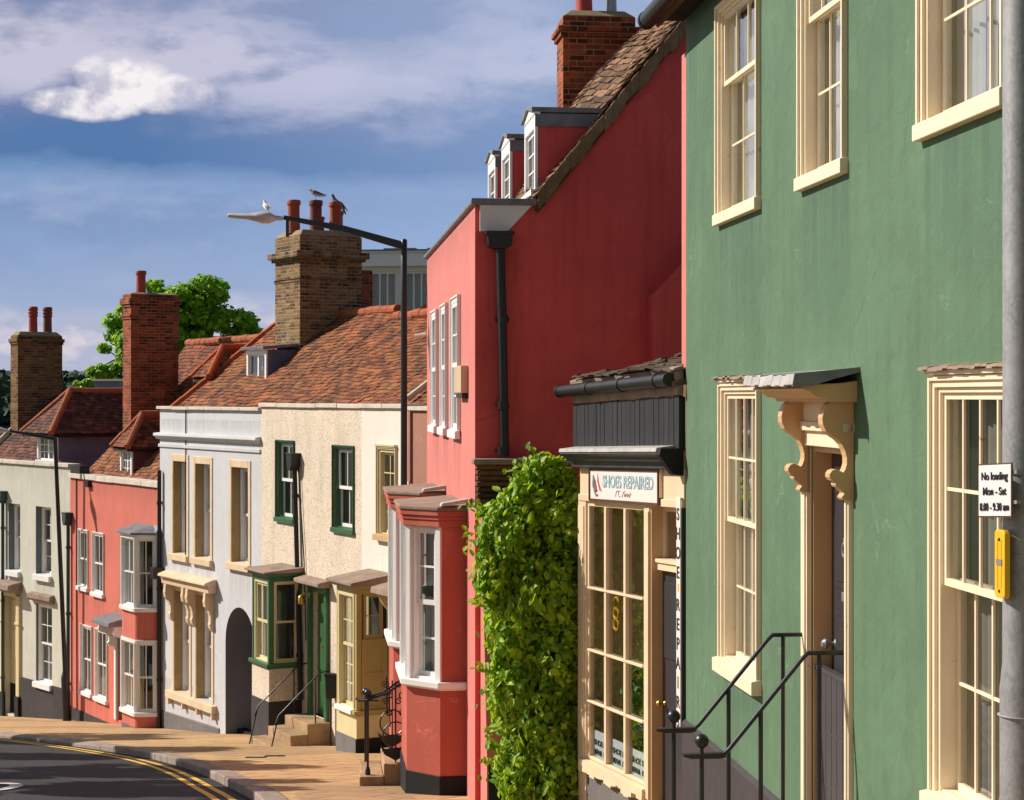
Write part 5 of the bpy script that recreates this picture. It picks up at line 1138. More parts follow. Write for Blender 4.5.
for zS, zT, cu in ((zS1, zT1, 'darkdrape'), (zS2, zT2-.02, 'amber')):
    for a, c, nc, how in ((pl[2], pl[1], 2, 'sides'), (pl[3], pl[2], 2, 'full' if cu != 'amber' else 'left'), (pl[4], pl[3], 1, 'full')):
        ff = FR.sub(a[0], a[1], c[0], c[1]); w = ff.L
        window(RH, ff, .05, w-.05, zS, zT, depth=.01, inset=.03, cols=nc, rt=1, rb=1, sill=None, frame='whitewood', box=.022, st=.03, bar=.022, curtain=('net', how) if cu != 'amber' or nc == 2 and how == 'sides' else (cu, 'lower'), parent=by)
        bb = MB(ff); bb.box(-.02, .05, -.06, .015, zS, zT); bb.box(w-.05, w+.02, -.06, .015, zS, zT); bb.obj('mullion', M['whitewood'], by, RH, bevel=.004)
downpipe(RH, FR, 70.8, 522, 722, mat='teal')
b = MB(FR); b.box(x(72.5), x(82), -.2, .06, z(76,475), z(76,466)+.02); b.obj('gutter_box', M['black_plastic'], RH, bevel=.01)
b = MB(FR); b.box(x(89), x(91.5), .0, .10, z(90,487), z(90,481)); b.obj('wall_vent', M['black_plastic'], RH)
b = MB(FR); b.tube([(x(77),.02,z(77,478)),(x(77.6),.02,z(77,710))], .015, 6); b.obj('cable', M['iron'], RH)
b = MB(FR); b.box(-.0, x(119), .001, .02, pb, GP(45.5)+.12); b.obj('plinth', M['plinth'], RH)
roof_slope(RH, FR, -.05, L+.2, .30, zt-.05, 1.85, E-.60, 't_orange', gauge=.11)
ridge_tiles(RH, FR, (-.05,-1.85,E-.57), (L,-1.85,E-.57), 'ridge', .10)
roof_slope(RH, FR, -.9, L+.6, 1.9, E-.75, 3.55, E+1.42, 't_red', gauge=.115, name='rear_roof')
ridge_tiles(RH, FR, (-.9,-3.55,E+1.45), (L+.6,-3.55,E+1.45), 'ridge', .11)
du0, du1 = FR.u(120, -.55), FR.u(131.5, -.55)
dormer(RH, FR, du0, du1, .55, zz(480, 44.8), zz(448, 44.8), 1.5, 'maroon', cols=2, rows=3, roof='hip', tmat='t_red', rise=.78, over=.16, ridge='ridge')
chimney(RH, FR, .48, 1.08, -2.50, -1.22, E-1.6, E+2.62, 'b_bright', [(.78,-1.60,.13,.62,'potred','')], ((.06,.10,.16),(.05,.52,.05)), flaunch=.05)

# ================================================================ cream house
FC = Fr((-15.08, 51.95), (-11.27, 47.19))
CH = Thing('cream_house', 'pale cream house with dark plinth and brown hipped roof behind a street lamp', 'house', FC, GP(52))
x, z, L = FC.u, FC.z, FC.L; pb = GP(52)-.4; zt = E-1.80
ws = [FC.rect(*q) for q in ((8.5, 20.2, 503, 570), (35.8, 51.2, 506, 574), (36.0, 52.0, 603, 681))]
dd = (x(5), x(18), GP(50.5)+.12, z(10, 595))
M['cream'] = stucco('cream_render', (.57, .56, .48), .10, .3, (.26,.2,.13), .22, .18, stains=[(0, w[0]-.1, w[1]+.15, w[2]-.14-CH.zb, .9) for w in ws]+[(0, 0, L, zt-CH.zb, .5)], stain_col=(.33,.31,.25))
shell(CH, FC, 0, L, pb, zt, [(*w, .25) for w in ws]+[(*dd, .2)], 'cream', 6.0, [(-.3,zt),(-2.2,E-.1)], .25, both=False)
coping(CH, FC, -.02, L-.003, zt, 'coping', .09, -.3, .06)
for i, w in enumerate(ws):
    MB(FC).box(w[0]+.001, w[0]+.02, -.24 if i < 2 else -.1, .003, w[2], w[3]).obj('reveal_shade', M['teal_reveal_shade'], CH)  # shade painted on the far reveal only
    window(CH, FC, w[0]+.02, w[1], w[2], w[3], depth=.15 if i < 2 else .05, inset=.04, frame='whitewood', sill=(.14,.10,.05), cols=2, rt=2, rb=2, box=.05, curtain=('net','lower' if i == 2 else 'left'), st=.045)
b = MB(FC); b.prism([(0,ws[2][3]+.30),(.14,ws[2][3]+.26),(.15,ws[2][3]+.14),(.10,ws[2][3]+.08),(0,ws[2][3]+.06)], ws[2][0]-.25, ws[2][1]+.15, 'oz'); b.obj('window_hood', M['slab'], CH, bevel=.01)
b = MB(FC)
for a in (dd[0]-.2, dd[1]): b.box(a, a+.2, -.02, .07, GP(50)+.6, dd[3]+.02); b.box(a-.03, a+.23, -.02, .1, dd[3]-.75, dd[3]-.68)
b.box(dd[0], dd[1], -.02, .07, dd[3]-.02, dd[3]+.12); dc = b.obj('doorcase', M['palewood'], CH, bevel=.008)
b = MB(FC); b.box(dd[0], dd[1], -.2, -.15, dd[2]+.8, dd[3]); b.box(dd[0]+.1, dd[1]-.1, -.15, -.13, dd[3]-.8, dd[3]-.15); b.box(dd[0]+.1, dd[1]-.1, -.15, -.13, dd[3]-1.7, dd[3]-.95); b.obj('door', M['palewood'], dc, CH, bevel=.004)
b = MB(FC); b.box(dd[0], dd[1], -.2, -.145, pb, dd[2]+.8); b.obj('door_base', M['black'], dc, CH)
for a in (dd[0]-.22, dd[1]-.02): MB(FC).box(a, a+.24, .0, .1, pb, GP(50)+.6).obj('door_base', M['black'], dc, CH)
b = MB(FC); b.prism([(0,dd[3]+.42),(.40,dd[3]+.34),(.42,dd[3]+.2),(.3,dd[3]+.13),(0,dd[3]+.12)], dd[0]-.28, dd[1]+.28, 'oz'); b.obj('door_hood', M['slab'], dc, CH, bevel=.02)
b = MB(FC); b.box(dd[1]+.25, L-.001, .001, .03, pb, GP(48.6)+.95); b.obj('plinth', M['plinth'], CH, bevel=.006)
downpipe(CH, FC, 5.2, 500, 720, mat='teal')
roof_slope(CH, FC, -.0, FC.u(38, -.5), .30, zt-.02, 2.2, E+.0, 't_brown', gauge=.115)
MB(FC).box(FC.u(38,-.5)+.01, L-.01, -5.9, -.28, zt-.12, zt-.06).obj('flat_roof', M['lead'], CH)
b = MB(FC); b.prism([(-.2,zt+.02),(-2.2,E+.02),(-2.2,E+.16),(-.2,zt+.16)], -.06, .0, 'oz'); b.obj('verge_board', M['coping'], CH)
du0, du1 = FC.u(37, -.5), FC.u(57, -.5)
dormer(CH, FC, du0, du1, .5, zz(462, 48.8), zz(434, 48.8), 3.4, 'bluegrey', cols=2, rows=3, roof='hip', tmat='t_brown', rise=1.12, over=.32, ridge='ridge')
chimney(CH, FC, .0, .5, -2.40, -1.05, E-1.6, E+1.74, 'b_old', [(.25,-1.62,.13,.78,'potred','roll'), (.25,-2.06,.13,.78,'potdark','roll')], ((.05,.08,.10),), flaunch=.12)
# ================================================================ steps and scrolled rails between the pink house's bays
uA, uB = FP.u(392), 0
sN, sF = (28.64-23.45)/.994, (28.64-24.35)/.994
g0 = GP(23.6)
b = MB(FP); b.box(sF-.1, sN+.1, .50, .89, g0-.4, g0+.32); b.box(sF-.1, sN+.1, .02, .499, g0-.4, g0+.5); b.obj('steps', M['stepstone'], SP, bevel=.015)
b = MB(FP); b.box(sN-.12, sN+.12, .892, 1.20, g0-.4, g0+.17); b.box(sF-.1, sN-.121, .892, 1.17, g0-.4, g0+.16); b.obj('steps', M['stepstone'], SP, bevel=.015)
def spiral(b, u, o, z, r, s=1, turns=1.3):
    b.tube([(u, o+s*(r*(1-t/turns/2/PI*.75))*math.cos(t), z+(r*(1-t/turns/2/PI*.75))*math.sin(t)) for t in np.linspace(0, turns*2*PI, 18)], .009, 6)
for u, lab in ((sF, 'black scrolled iron rail at the pink house steps, farther of the pair'), (sN, 'black scrolled iron rail at the pink house steps, nearer of the pair')):
    zt_ = GP(28.64-u*.994)+1.10
    T = handrail(FP, [(u,1.09,zt_),(u,.85,zt_+.07),(u,.48,zt_+.33),(u,.1,zt_+.55)], [((u,1.09,GP(28.64-u*.994)-.05),(u,1.09,zt_+.02))], lab, 'handrails at the pink house steps', GP(28.64-u*.994), .015)
    b = MB(FP); b.ball((u,1.09,zt_+.08), .05, 14); b.box(u-.045, u+.045, .95, 1.22, zt_-.02, zt_); b.obj('ball_finial', M['iron'], T, smooth=True)
    MB(FP).lathe((u,1.09,GP(28.64-u*.994)-.05), [(.035,0),(.035,.25),(.02,.30)], 10).obj('post_base', M['iron'], T, smooth=True)
    b = MB(FP); oc = .74; zb_ = g0+.32
    b.tube([(u,oc,zb_-.01),(u,oc,zt_+.22)], .011, 6)
    for k, (dz, r) in enumerate(((.74,.055),(.52,.05))):
        spiral(b, u, oc+.085, zb_+dz+.1, r, 1); spiral(b, u, oc-.085, zb_+dz+.1, r, -1)
    b.tube([(u, oc+.16*math.sin(t), zb_+.34-.17*math.cos(t)) for t in np.linspace(0, 2*PI, 22)], .010, 6)
    b.tube([(u, oc+.07, zb_+.45), (u, oc+.075, zb_+.95)], .009, 6)
    b.prism([(oc-.20,zb_+.22),(oc-.13,zb_+.17),(oc,zb_+.19),(oc+.13,zb_+.17),(oc+.20,zb_+.22),(oc+.14,zb_+.10),(oc,zb_+.02),(oc-.14,zb_+.10)], u-.008, u+.008, 'oz')
    b.obj('scroll_panel', M['iron'], T, smooth=False)

# ================================================================ leafy climber between the pink gable and the shop
Yh = 19.55
cl = []
for (px, py, rx, ry, rz, dy) in ((545,474,.24,.26,.22,.10),(528,500,.26,.30,.28,.08),(562,520,.30,.40,.45,.1),(510,535,.36,.38,.42,0),(495,575,.24,.30,.36,.0),(545,585,.40,.42,.5,-.05),(515,625,.33,.38,.48,0),(556,650,.32,.42,.55,-.05),(512,690,.26,.36,.5,0),(540,720,.36,.42,.55,-.05),(518,770,.24,.36,.45,0),(556,775,.30,.42,.6,-.05),(535,840,.30,.36,.5,0),(564,482,.14,.2,.2,.15),(575,560,.16,.3,.6,.15),(568,720,.2,.3,.9,.1)):
    q = P(px, py, Yh+dy); cl.append((q.x, q.y, q.z, rx, ry, rz))
hb = P(540, 813, 19.7); hb.z = GP(19.7)
HG = Thing('climbing_shrub', 'bright green leafy shrub climbing between shaded red gable and shop window', 'shrub', unit(hb.x, hb.y), hb.z)
def parent_keep(o, T): o.parent = T.e; return o
pp, nn_ = blob_points(cl, 20000, 11, .5, .30)
rg = np.random.default_rng(4); sel = (pp[:,2] > GP(19.6)+.05) & (pp[:,0] < FS.w(-.07,-.3,0).x+.02) & (pp[:,1] < 20.5); pp = pp[sel]; nn_ = nn_[sel]
nn_ = nn_*.7 + rg.normal(size=nn_.shape)*.5 + np.array([-.6,-.15,.45])
LEAF = leafmat('climber_leaf', [(0,(.06,.165,.011)),(.3,(.19,.385,.016)),(.65,(.41,.58,.022)),(.95,(.64,.73,.045)),(1,(.45,.32,.08))], .5, .5)
ex = []; en = []
rr = random.Random(9)
for k in range(90):                       # loose shoots that break the outline
    c = cl[rr.randrange(0, 12)]; a = rr.uniform(PI*.55, PI*1.45); q = Vector((c[0]+c[3]*math.cos(a), c[1]-c[4]*.3, c[2]+c[5]*rr.uniform(-.4,.9)))
    d = Vector((math.cos(a)*.8, rr.uniform(-.4,.1), rr.uniform(-.1,.8))).normalized()
    for j in range(6): ex.append(q + d*(j*.04-.05) + Vector((rr.uniform(-.03,.03),)*3)); en.append(Vector((rr.uniform(-.6,.6), -.6, .8)))
pp = np.vstack([pp, np.array([tuple(v) for v in ex])]); nn_ = np.vstack([nn_, np.array([tuple(v) for v in en])])
parent_keep(leaf_mesh('foliage', pp, nn_, .092, LEAF, None, (hb.x,hb.y,hb.z), droop=.75, seed=2, aspect=.55), HG)
b = MB(unit(hb.x, hb.y))
for k in range(9):
    x0 = rr.uniform(-.22,.22); pts = [(x0*.4, rr.uniform(-.05,.05), hb.z-.05)]
    for j in range(1, 7): pts.append((x0*(.4+.25*j)*.7+rr.uniform(-.06,.06), rr.uniform(-.1,.12), hb.z+j*.52))
    b.tube(pts, [.035-.004*j for j in range(7)], 6)
b.obj('stem', bark('climber_bark', (.12,.085,.055)), HG, smooth=True)

# ================================================================ ground, road, kerb, pavement
KP = [(2.5,-30),(1.3,-12),(.2,-2),(-.35,3),(-1.15,9),(-1.95,15),(-2.82,20.9),(-3.83,24.7),(-4.75,27.7),(-5.68,30.2),(-6.71,32.4),(-8.6,35.8),(-10.85,39.2),(-14.5,44.0),(-19,49),(-25,55.5)]
def catmull(P_, n=8):
    out = []
    for i in range(len(P_)-1):
        p0, p1, p2, p3 = P_[max(i-1,0)], P_[i], P_[i+1], P_[min(i+2,len(P_)-1)]
        for k in range(n):
            t = k/n; out.append(tuple(.5*((2*p1[j])+(-p0[j]+p2[j])*t+(2*p0[j]-5*p1[j]+4*p2[j]-p3[j])*t*t+(-p0[j]+3*p1[j]-3*p2[j]+p3[j])*t**3) for j in (0,1)))
    out.append(P_[-1]); return out
KL = catmull(KP)
def offs(d):
    r = []
    for i, p in enumerate(KL):
        a = Vector(KL[max(i-1,0)]); c = Vector(KL[min(i+1,len(KL)-1)]); t = (c-a).normalized(); r.append(Vector(p) + Vector((-t.y, t.x))*d)   # + = towards the road
    return r
ROADD = .10
def road_z(x, y, d): return GP(y) - ROADD + .012*min(max(d,0),3.5)
def strip(name, d0, d1, mat, zf, nd=1, kind='structure', label=None):
    b = MB(unit(0,0)); rows = [offs(d0+(d1-d0)*k/nd) for k in range(nd+1)]; n = len(KL)
    for k in range(nd+1):
        for p in rows[k]: b.v.append((p.x, -p.y, zf(p.x, p.y, d0+(d1-d0)*k/nd)))
    for k in range(nd):
        for i in range(n-1): b.f.append((k*n+i, k*n+i+1, (k+1)*n+i+1, (k+1)*n+i))
    o = b.obj(name, mat, None); props(o, label, None, None, kind); return o
def asphalt():
    m, k, out = newmat('asphalt'); tc = k.n('ShaderNodeTexCoord').outputs['Object']
    a = k.noise(tc, .5, 5, .6); s_ = k.noise(tc, 60, 3, .7); c = k.mix(k.ramp(a, [(.3,0.0),(.7,1.0)]), (.022,.018,.021), (.038,.032,.036)); c = k.mix(k.ramp(s_, [(.5,0.0),(.8,.5)]), c, (.11,.10,.10))
    p = k.noise(k.mapping(tc, (1,.25,1)), .9, 3, .5); c = k.mix(k.ramp(p, [(.55,0.0),(.6,.25)]), c, (.022,.019,.021))
    finish(k, out, c, .82, s_, .5, .01, .3); return m
def paving():
    m, k, out = newmat('buff_paving'); tc = k.n('ShaderNodeTexCoord').outputs['Object']
    br = k.n('ShaderNodeTexBrick', ins={'Vector': k.mapping(tc, (1,1,1), (0,0,0), (0,0,.45)), 'Color1': (.60,.385,.185,1), 'Color2': (.54,.335,.16,1), 'Mortar': (.10,.06,.035,1), 'Scale': 1.0, 'Mortar Size': .018, 'Brick Width': .9, 'Row Height': .6, 'Mortar Smooth': .4})
    br.offset = .5
    a = k.noise(tc, .6, 6, .65); c = k.mix(k.ramp(a, [(.3,0.0),(.72,.6)]), br.outputs['Color'], (.34,.20,.10))
    g = k.noise(tc, 45, 3, .7); c = k.mix(k.ramp(g, [(.5,0.0),(.8,.45)]), c, (.60,.40,.22))
    d = k.noise(tc, 3.2, 7, .75); c = k.mix(k.ramp(d, [(.54,0.0),(.68,.6)]), c, (.12,.075,.045)); pt_ = k.noise(k.mapping(tc, (1,1,1), (3,7,0)), .35, 2, .4); c = k.mix(k.ramp(pt_, [(.56,0.0),(.565,.35)]), c, (.19,.13,.09)); sp_ = k.n('ShaderNodeTexVoronoi', ins={'Vector': tc, 'Scale': 3.5}); c = k.mix(k.ramp(sp_.outputs['Distance'], [(.05,.6),(.09,0.0)]), c, (.09,.06,.045))
    h = k.math('ADD', k.math('MULTIPLY', br.outputs['Fac'], -1.2), k.math('ADD', g, k.math('MULTIPLY', a, 1.5)))
    finish(k, out, c, .85, h, .5, .02, .3); return m
def earth():
    m, k, out = newmat('earth_and_grass'); tc = k.n('ShaderNodeTexCoord').outputs['Object']
    a = k.noise(tc, .08, 6, .65); c = k.mix(k.ramp(a, [(.35,0.0),(.65,1.0)]), (.035,.06,.02), (.08,.085,.03)); finish(k, out, c, .95, k.noise(tc, 3, 6, .7), .6, .05, .2); return m
strip('road', 0.0, 7.2, asphalt(), road_z, 5)
strip('pavement', -9.0, -.30, paving(), lambda x, y, d: GP(y)+.0, 8)
strip('opposite_pavement', 7.205, 9.4, M['slab'], lambda x, y, d: GP(y)+.02, 1)
ylw = paint('road_yellow', (.78,.46,.05), .7, .25, (.10,.08,.06), .1)
for i, (a, c) in enumerate(((.19,.28),(.39,.48))):
    o = strip('yellow_line', a, c, ylw, lambda x, y, d: road_z(x,y,d)+.004)
b = MB(unit(0,0)); q = KL; rr = random.Random(5); acc = 0.0
top, bot = offs(0.0), offs(-.30)
i = 0; seglen = .0
pts0 = [v for v in top]; pts1 = [v for v in bot]
# kerb stones of about 0.9 m each
cum = [0.0]
for j in range(1, len(pts0)): cum.append(cum[-1] + (pts0[j]-pts0[j-1]).length)
def at(pts, s):
    for j in range(1, len(cum)):
        if cum[j] >= s:
            t = (s-cum[j-1])/(cum[j]-cum[j-1]); return pts[j-1].lerp(pts[j], t)
    return pts[-1]
s = 0.0
while s < cum[-1]-1:
    l = rr.uniform(.8, 1.0); a0, a1, c0, c1 = at(pts0,s+.006), at(pts0,s+l-.006), at(pts1,s+.006), at(pts1,s+l-.006); j = rr.uniform(-.012,.010)
    mid = (a0+a1)/2; drop = max(0, min(1, (mid.y-33.2)/1.6)) * .055       # lowered kerb further down
    def V(p, h): return (p.x, -p.y, GP(p.y)+h)
    t_ = [V(a0, .012+j-drop), V(a1, .012+j-drop), V(c1, .008), V(c0, .008)]; u_ = [V(a0,-.25), V(a1,-.25), V(c1,-.25), V(c0,-.25)]
    b.add(t_+u_, [(0,1,2,3),(4,7,6,5),(0,4,5,1),(1,5,6,2),(2,6,7,3),(3,7,4,0)]); s += l
o = b.obj('kerb', stone('granite_kerb', (.33,.26,.22), .3, .5, .85, (.16,.11,.07)), None, bevel=.02); props(o, kind='structure')
# ground sheet below everything, out to the horizon
b = MB(unit(0,0)); xs = [-3000,-1200,-500,-200,-90,-45,-25,-12,0,12,30,60,120,400,1500,3000]; ys = [-200,-60,-30]+list(range(-20,60,10))+[56,62,70,80,92,104,118,200,400,800,1500,3000]
for yv in ys:
    for xv in xs: b.v.append((xv, -yv, GP(yv)-.25-(6 if yv > 300 else 0)-(0.35 if 0 < xv < 30 and yv < 60 else 0)))
for j in range(len(ys)-1):
    for i in range(len(xs)-1): a = j*len(xs)+i; b.f.append((a, a+1, a+1+len(xs), a+len(xs)))
o = b.obj('ground', earth(), None, smooth=True); props(o, kind='structure')
# painted letter on the road and two small iron covers in the pavement
q = P(4, 793, 1); Yq = 3250/(793-656.0); xq = (2-512)/F*Yq
b = MB(unit(0,0)); rz_ = lambda y: GP(y)-ROADD+.012*3.5+.006
arc = [(xq+.42*math.cos(t)-.2, Yq+.85*math.sin(t)) for t in np.linspace(-PI*.62, PI*.62, 18)]; arc2 = [(xq+.24*math.cos(t)-.2, Yq+.66*math.sin(t)) for t in np.linspace(-PI*.62, PI*.62, 18)]
for (x0,y0),(x1,y1),(x2,y2),(x3,y3) in zip(arc[:-1], arc[1:], arc2[1:], arc2[:-1]): b.quad(*[(xx,-yy,rz_(yy)) for xx, yy in ((x0,y0),(x1,y1),(x2,y2),(x3,y3))])
o = b.obj('road_marking', paint('road_white', (.62,.56,.56), .7, .2, (.10,.09,.09)), None, weld=True); props(o, kind='structure')
for k, (px, py) in enumerate(((256,757.5),(275,756))):
    Yc = 3015/(py-656.0); xc = (px-512)/F*Yc; fr = unit(xc, Yc)
    T = Thing('utility_cover', 'small dark iron cover in the pavement, the one %s the stone steps' % ('farther from' if k == 0 else 'closer to'), 'cover', fr, GP(Yc), 'iron covers in the pavement')
    sl = -.14
    b = MB(fr); b.add([(-.16,-.15,GP(Yc+.15)+.003),(.16,-.15,GP(Yc+.15)+.003),(.16,.15,GP(Yc-.15)+.003),(-.16,.15,GP(Yc-.15)+.003),(-.16,-.15,GP(Yc+.15)+.009),(.16,-.15,GP(Yc+.15)+.009),(.16,.15,GP(Yc-.15)+.009),(-.16,.15,GP(Yc-.15)+.009)], [(0,1,2,3),(4,7,6,5),(0,4,5,1),(1,5,6,2),(2,6,7,3),(3,7,4,0)])
    b.obj('lid', M['iron'], T)
    b = MB(fr); b.box(-.05, .05, -.012, .012, GP(Yc)+.009, GP(Yc)+.014); b.obj('key_slot', M['zinc'], T)

# ================================================================ street lamps
YL = 29.0; q = P(404, 397, YL); fr = unit(q.x, YL)
SL = Thing('street_lamp', 'tall black street lamp with pale lamp head on a long arm before tiled roofs', 'street lamp', fr, GP(YL), 'street lamps')
tz = zz(239, YL); b = MB(fr); b.lathe((0,0,GP(YL)-.05), [(.09,0),(.09,1.3),(.075,1.36),(.055,1.42),(.05,tz-GP(YL)-1.0),(.050,tz-GP(YL)+.03),(.03,tz-GP(YL)+.05)], 16); b.obj('pole', M['lamp_metal'], SL, smooth=True)
X = lambda px: (px-404)/F*YL
b = MB(fr)
for (p0, p1, h0, h1) in (((404,246),(345,229),.065,.05), ((345,229),(284,217.5),.05,.035)):
    b.add([(X(p0[0]),-.03,zz(p0[1],YL)-h0),(X(p0[0]),.03,zz(p0[1],YL)-h0),(X(p0[0]),.03,zz(p0[1],YL)+h0),(X(p0[0]),-.03,zz(p0[1],YL)+h0),(X(p1[0]),-.025,zz(p1[1],YL)-h1),(X(p1[0]),.025,zz(p1[1],YL)-h1),(X(p1[0]),.025,zz(p1[1],YL)+h1),(X(p1[0]),-.025,zz(p1[1],YL)+h1)], [(0,1,2,3),(7,6,5,4),(0,4,5,1),(1,5,6,2),(2,6,7,3),(3,7,4,0)])
arm = b.obj('arm', M['lamp_metal'], SL, bevel=.006)
b = MB(fr); b.box(X(286), X(289), -.02, .02, zz(237,YL), zz(219,YL)); b.obj('hanger', M['lamp_metal'], arm, SL)
prof = [(0,.03),(.03,.042),(.35,.055),(.50,.085),(.62,.115),(.74,.105),(.84,.05),(1.0,.032)]
a0 = Vector((X(284),0,zz(218.5,YL))); a1 = Vector((X(228),0,zz(215.5,YL)))
b = MB(fr); n = 14; ring = []
for t, r in reversed(prof):
    c = a1.lerp(a0, t)
    ring.append([(c.x, 1.5*r*math.cos(2*PI*k/n)*1.1, c.z + r*.85*math.sin(2*PI*k/n)) for k in range(n)])
base = 0
for rg_ in ring: b.v += rg_
for i in range(len(ring)-1):
    for k in range(n): b.f.append((i*n+k, i*n+(k+1)%n, (i+1)*n+(k+1)%n, (i+1)*n+k))
b.f.append(tuple(range(n))); b.f.append(tuple((len(ring)-1)*n+k for k in range(n)))
b.obj('lamp_head', M['lamp_head'], arm, SL, smooth=True)
YF = 46.5; q = P(67, 397, YF); fr = unit(q.x, YF); gz = GP(YF)
FL = Thing('street_lamp', 'black street lamp leaning slightly before the pale cream house', 'street lamp', fr, gz, 'street lamps')
tp = P(55, 438, YF); dx = tp.x-q.x; tz = tp.z
b = MB(fr); b.tube([(0,0,gz-.05),(dx*.14,0,gz+1.1)], .11, 12); b.tube([(dx*.14,0,gz+1.1),(dx*.16,0,gz+1.25)], [.11,.065], 12); b.tube([(dx*.16,0,gz+1.25),(dx,0,tz)], [.06,.05], 12); b.obj('pole', M['lamp_metal'], FL, smooth=True)
Xf = lambda px: (px-67)/F*YF
b = MB(fr); b.tube([(dx,0,tz-.02),(Xf(30),0,zz(434.5,YF)),(Xf(10),0,zz(431,YF))], [.05,.04,.03], 8); ar_ = b.obj('arm', M['lamp_metal'], FL, smooth=True)
b = MB(fr); n = 12; pr_ = [(10,.03),(6,.05),(0,.09),(-6,.10),(-16,.055),(-30,.03)]
for px, r in pr_:
    b.v += [(Xf(px), 1.6*r*math.cos(2*PI*k/n), zz(431+(10-px)*-.12, YF)+r*.8*math.sin(2*PI*k/n)) for k in range(n)]
for i in range(len(pr_)-1):
    for k in range(n): b.f.append((i*n+k, i*n+(k+1)%n, (i+1)*n+(k+1)%n, (i+1)*n+k))
b.f.append(tuple(range(n))); b.f.append(tuple((len(pr_)-1)*n+k for k in range(n)))
b.obj('lamp_head', M['lamp_head'], ar_, FL, smooth=True)

# ================================================================ galvanised pole, parking plate, yellow holder
YP = 6.6; cx = (1003-512)/F*YP + .070; fr = unit(cx, YP)
GPo = Thing('galvanised_pole', 'weathered galvanised steel pole close to the green house, thicker at its foot', 'pole', fr, GP(YP))
zs_ = zz(690, YP); z0 = GP(YP)-.05
b = MB(fr); b.lathe((0,0,z0), [(.080,0),(.080,zs_-z0),(.079,zs_-z0+.015),(.072,zs_-z0+.085),(.070,zs_-z0+.1),(.070,5.2)], 32); b.obj('shaft', M['galv'], GPo, smooth=True)
b = MB(fr); b.tube([(.0,0,zs_-.09),(.0,0,zs_-.088)], .0885, 32); b.obj('seam', M['leadpale'], GPo)
# the plate faces down the street and a little to the road
pl0 = P(979.5, 397, YP+.03); pl1 = P(1013, 397, YP-.155)
fr2 = Fr((pl0.x, YP+.03), (pl1.x, YP-.155)); W = fr2.L
zT, zB = zz(465.5, YP-.1), zz(520, YP-.1)
NS = Thing('parking_plate', 'small white plate reading No loading on the steel pole', 'sign', fr2, zB)
b = MB(fr2); b.k = 0
sk = (zz(469, YP-.1)-zz(465.5, YP-.1))*-1
fr2.k = sk/W
b.box(0, W, 0, .004, zB, zT); b.obj('plate', M['brownframe'], NS)
MB(fr2).box(.004, W-.005, .0045, .006, zB+.006, zT-.005).obj('face', M['signface'], NS)
for s_, zy_, k in (('No loading', .70, .90), ('Mon - Sat', .42, .80), ('8.00 - 9.30 am', .13, 1.0)):
    sz = (zT-zB)*.205; t = text(NS, fr2, s_, 0, 0, 0, sz, 'ink', NS); xs_ = [v.co.x for v in t.data.vertices]; tw = max(xs_)-min(xs_); bpy.data.objects.remove(t)
    text(NS, fr2, s_, W*.5, zB+(zT-zB)*zy_, .0075, sz, 'ink', NS, align='CENTER', sx=min(1.3, W*.86*k/tw), bold=.0004)
b = MB(fr2)
for zq in (.25, .8): b.box(W*.5, W+.02, -.02, -.001, zB+(zT-zB)*zq, zB+(zT-zB)*zq+.012)
b.obj('clip', M['galv'], NS)
for zq in (zz(556, YP), zz(474, YP), zz(508, YP)): MB(fr).tube([(0,0,zq),(0,0,zq+.010)], .0735, 32).obj('band', M['zinc'], GPo)
py0 = P(999, 397, YP); fr3 = Fr((py0.x+.004, YP-.0), (py0.x+.018, YP-.085)); W3 = fr3.L
z1_, z0_ = zz(530, YP-.05), zz(598, YP-.05)
YH = Thing('yellow_holder', 'narrow yellow plastic holder strapped upright to the steel pole below the plate', 'holder', fr3, z0_)
b = MB(fr3); b.prism([(0,z0_+.012),(.012,z0_),(W3-.012,z0_),(W3,z0_+.012),(W3,z1_-.012),(W3-.012,z1_),(.012,z1_),(0,z1_-.012)], 0, .022, 'uz'); bd_ = b.obj('body', M['yellow'], YH, bevel=.004)
b = MB(fr3); b.box(W3*.22, W3*.78, .022, .025, z0_+(z1_-z0_)*.48, z0_+(z1_-z0_)*.57); b.obj('label', M['grey_ink'], YH)
b = MB(fr3)
pass
for zq in (.1, .86): MB(fr3).lathe((W3*.5,.022,z0_+(z1_-z0_)*zq), [(.006,0),(.006,.003)], 10, (0,1,0)).obj('screw', M['iron'], YH)
b = MB(fr3); b.box(W3*.30, W3*.36, .022, .024, z0_+(z1_-z0_)*.14, z0_+(z1_-z0_)*.86); b.box(W3*.64, W3*.70, .022, .024, z0_+(z1_-z0_)*.14, z0_+(z1_-z0_)*.86); b.obj('rib', M['yellow'], YH)

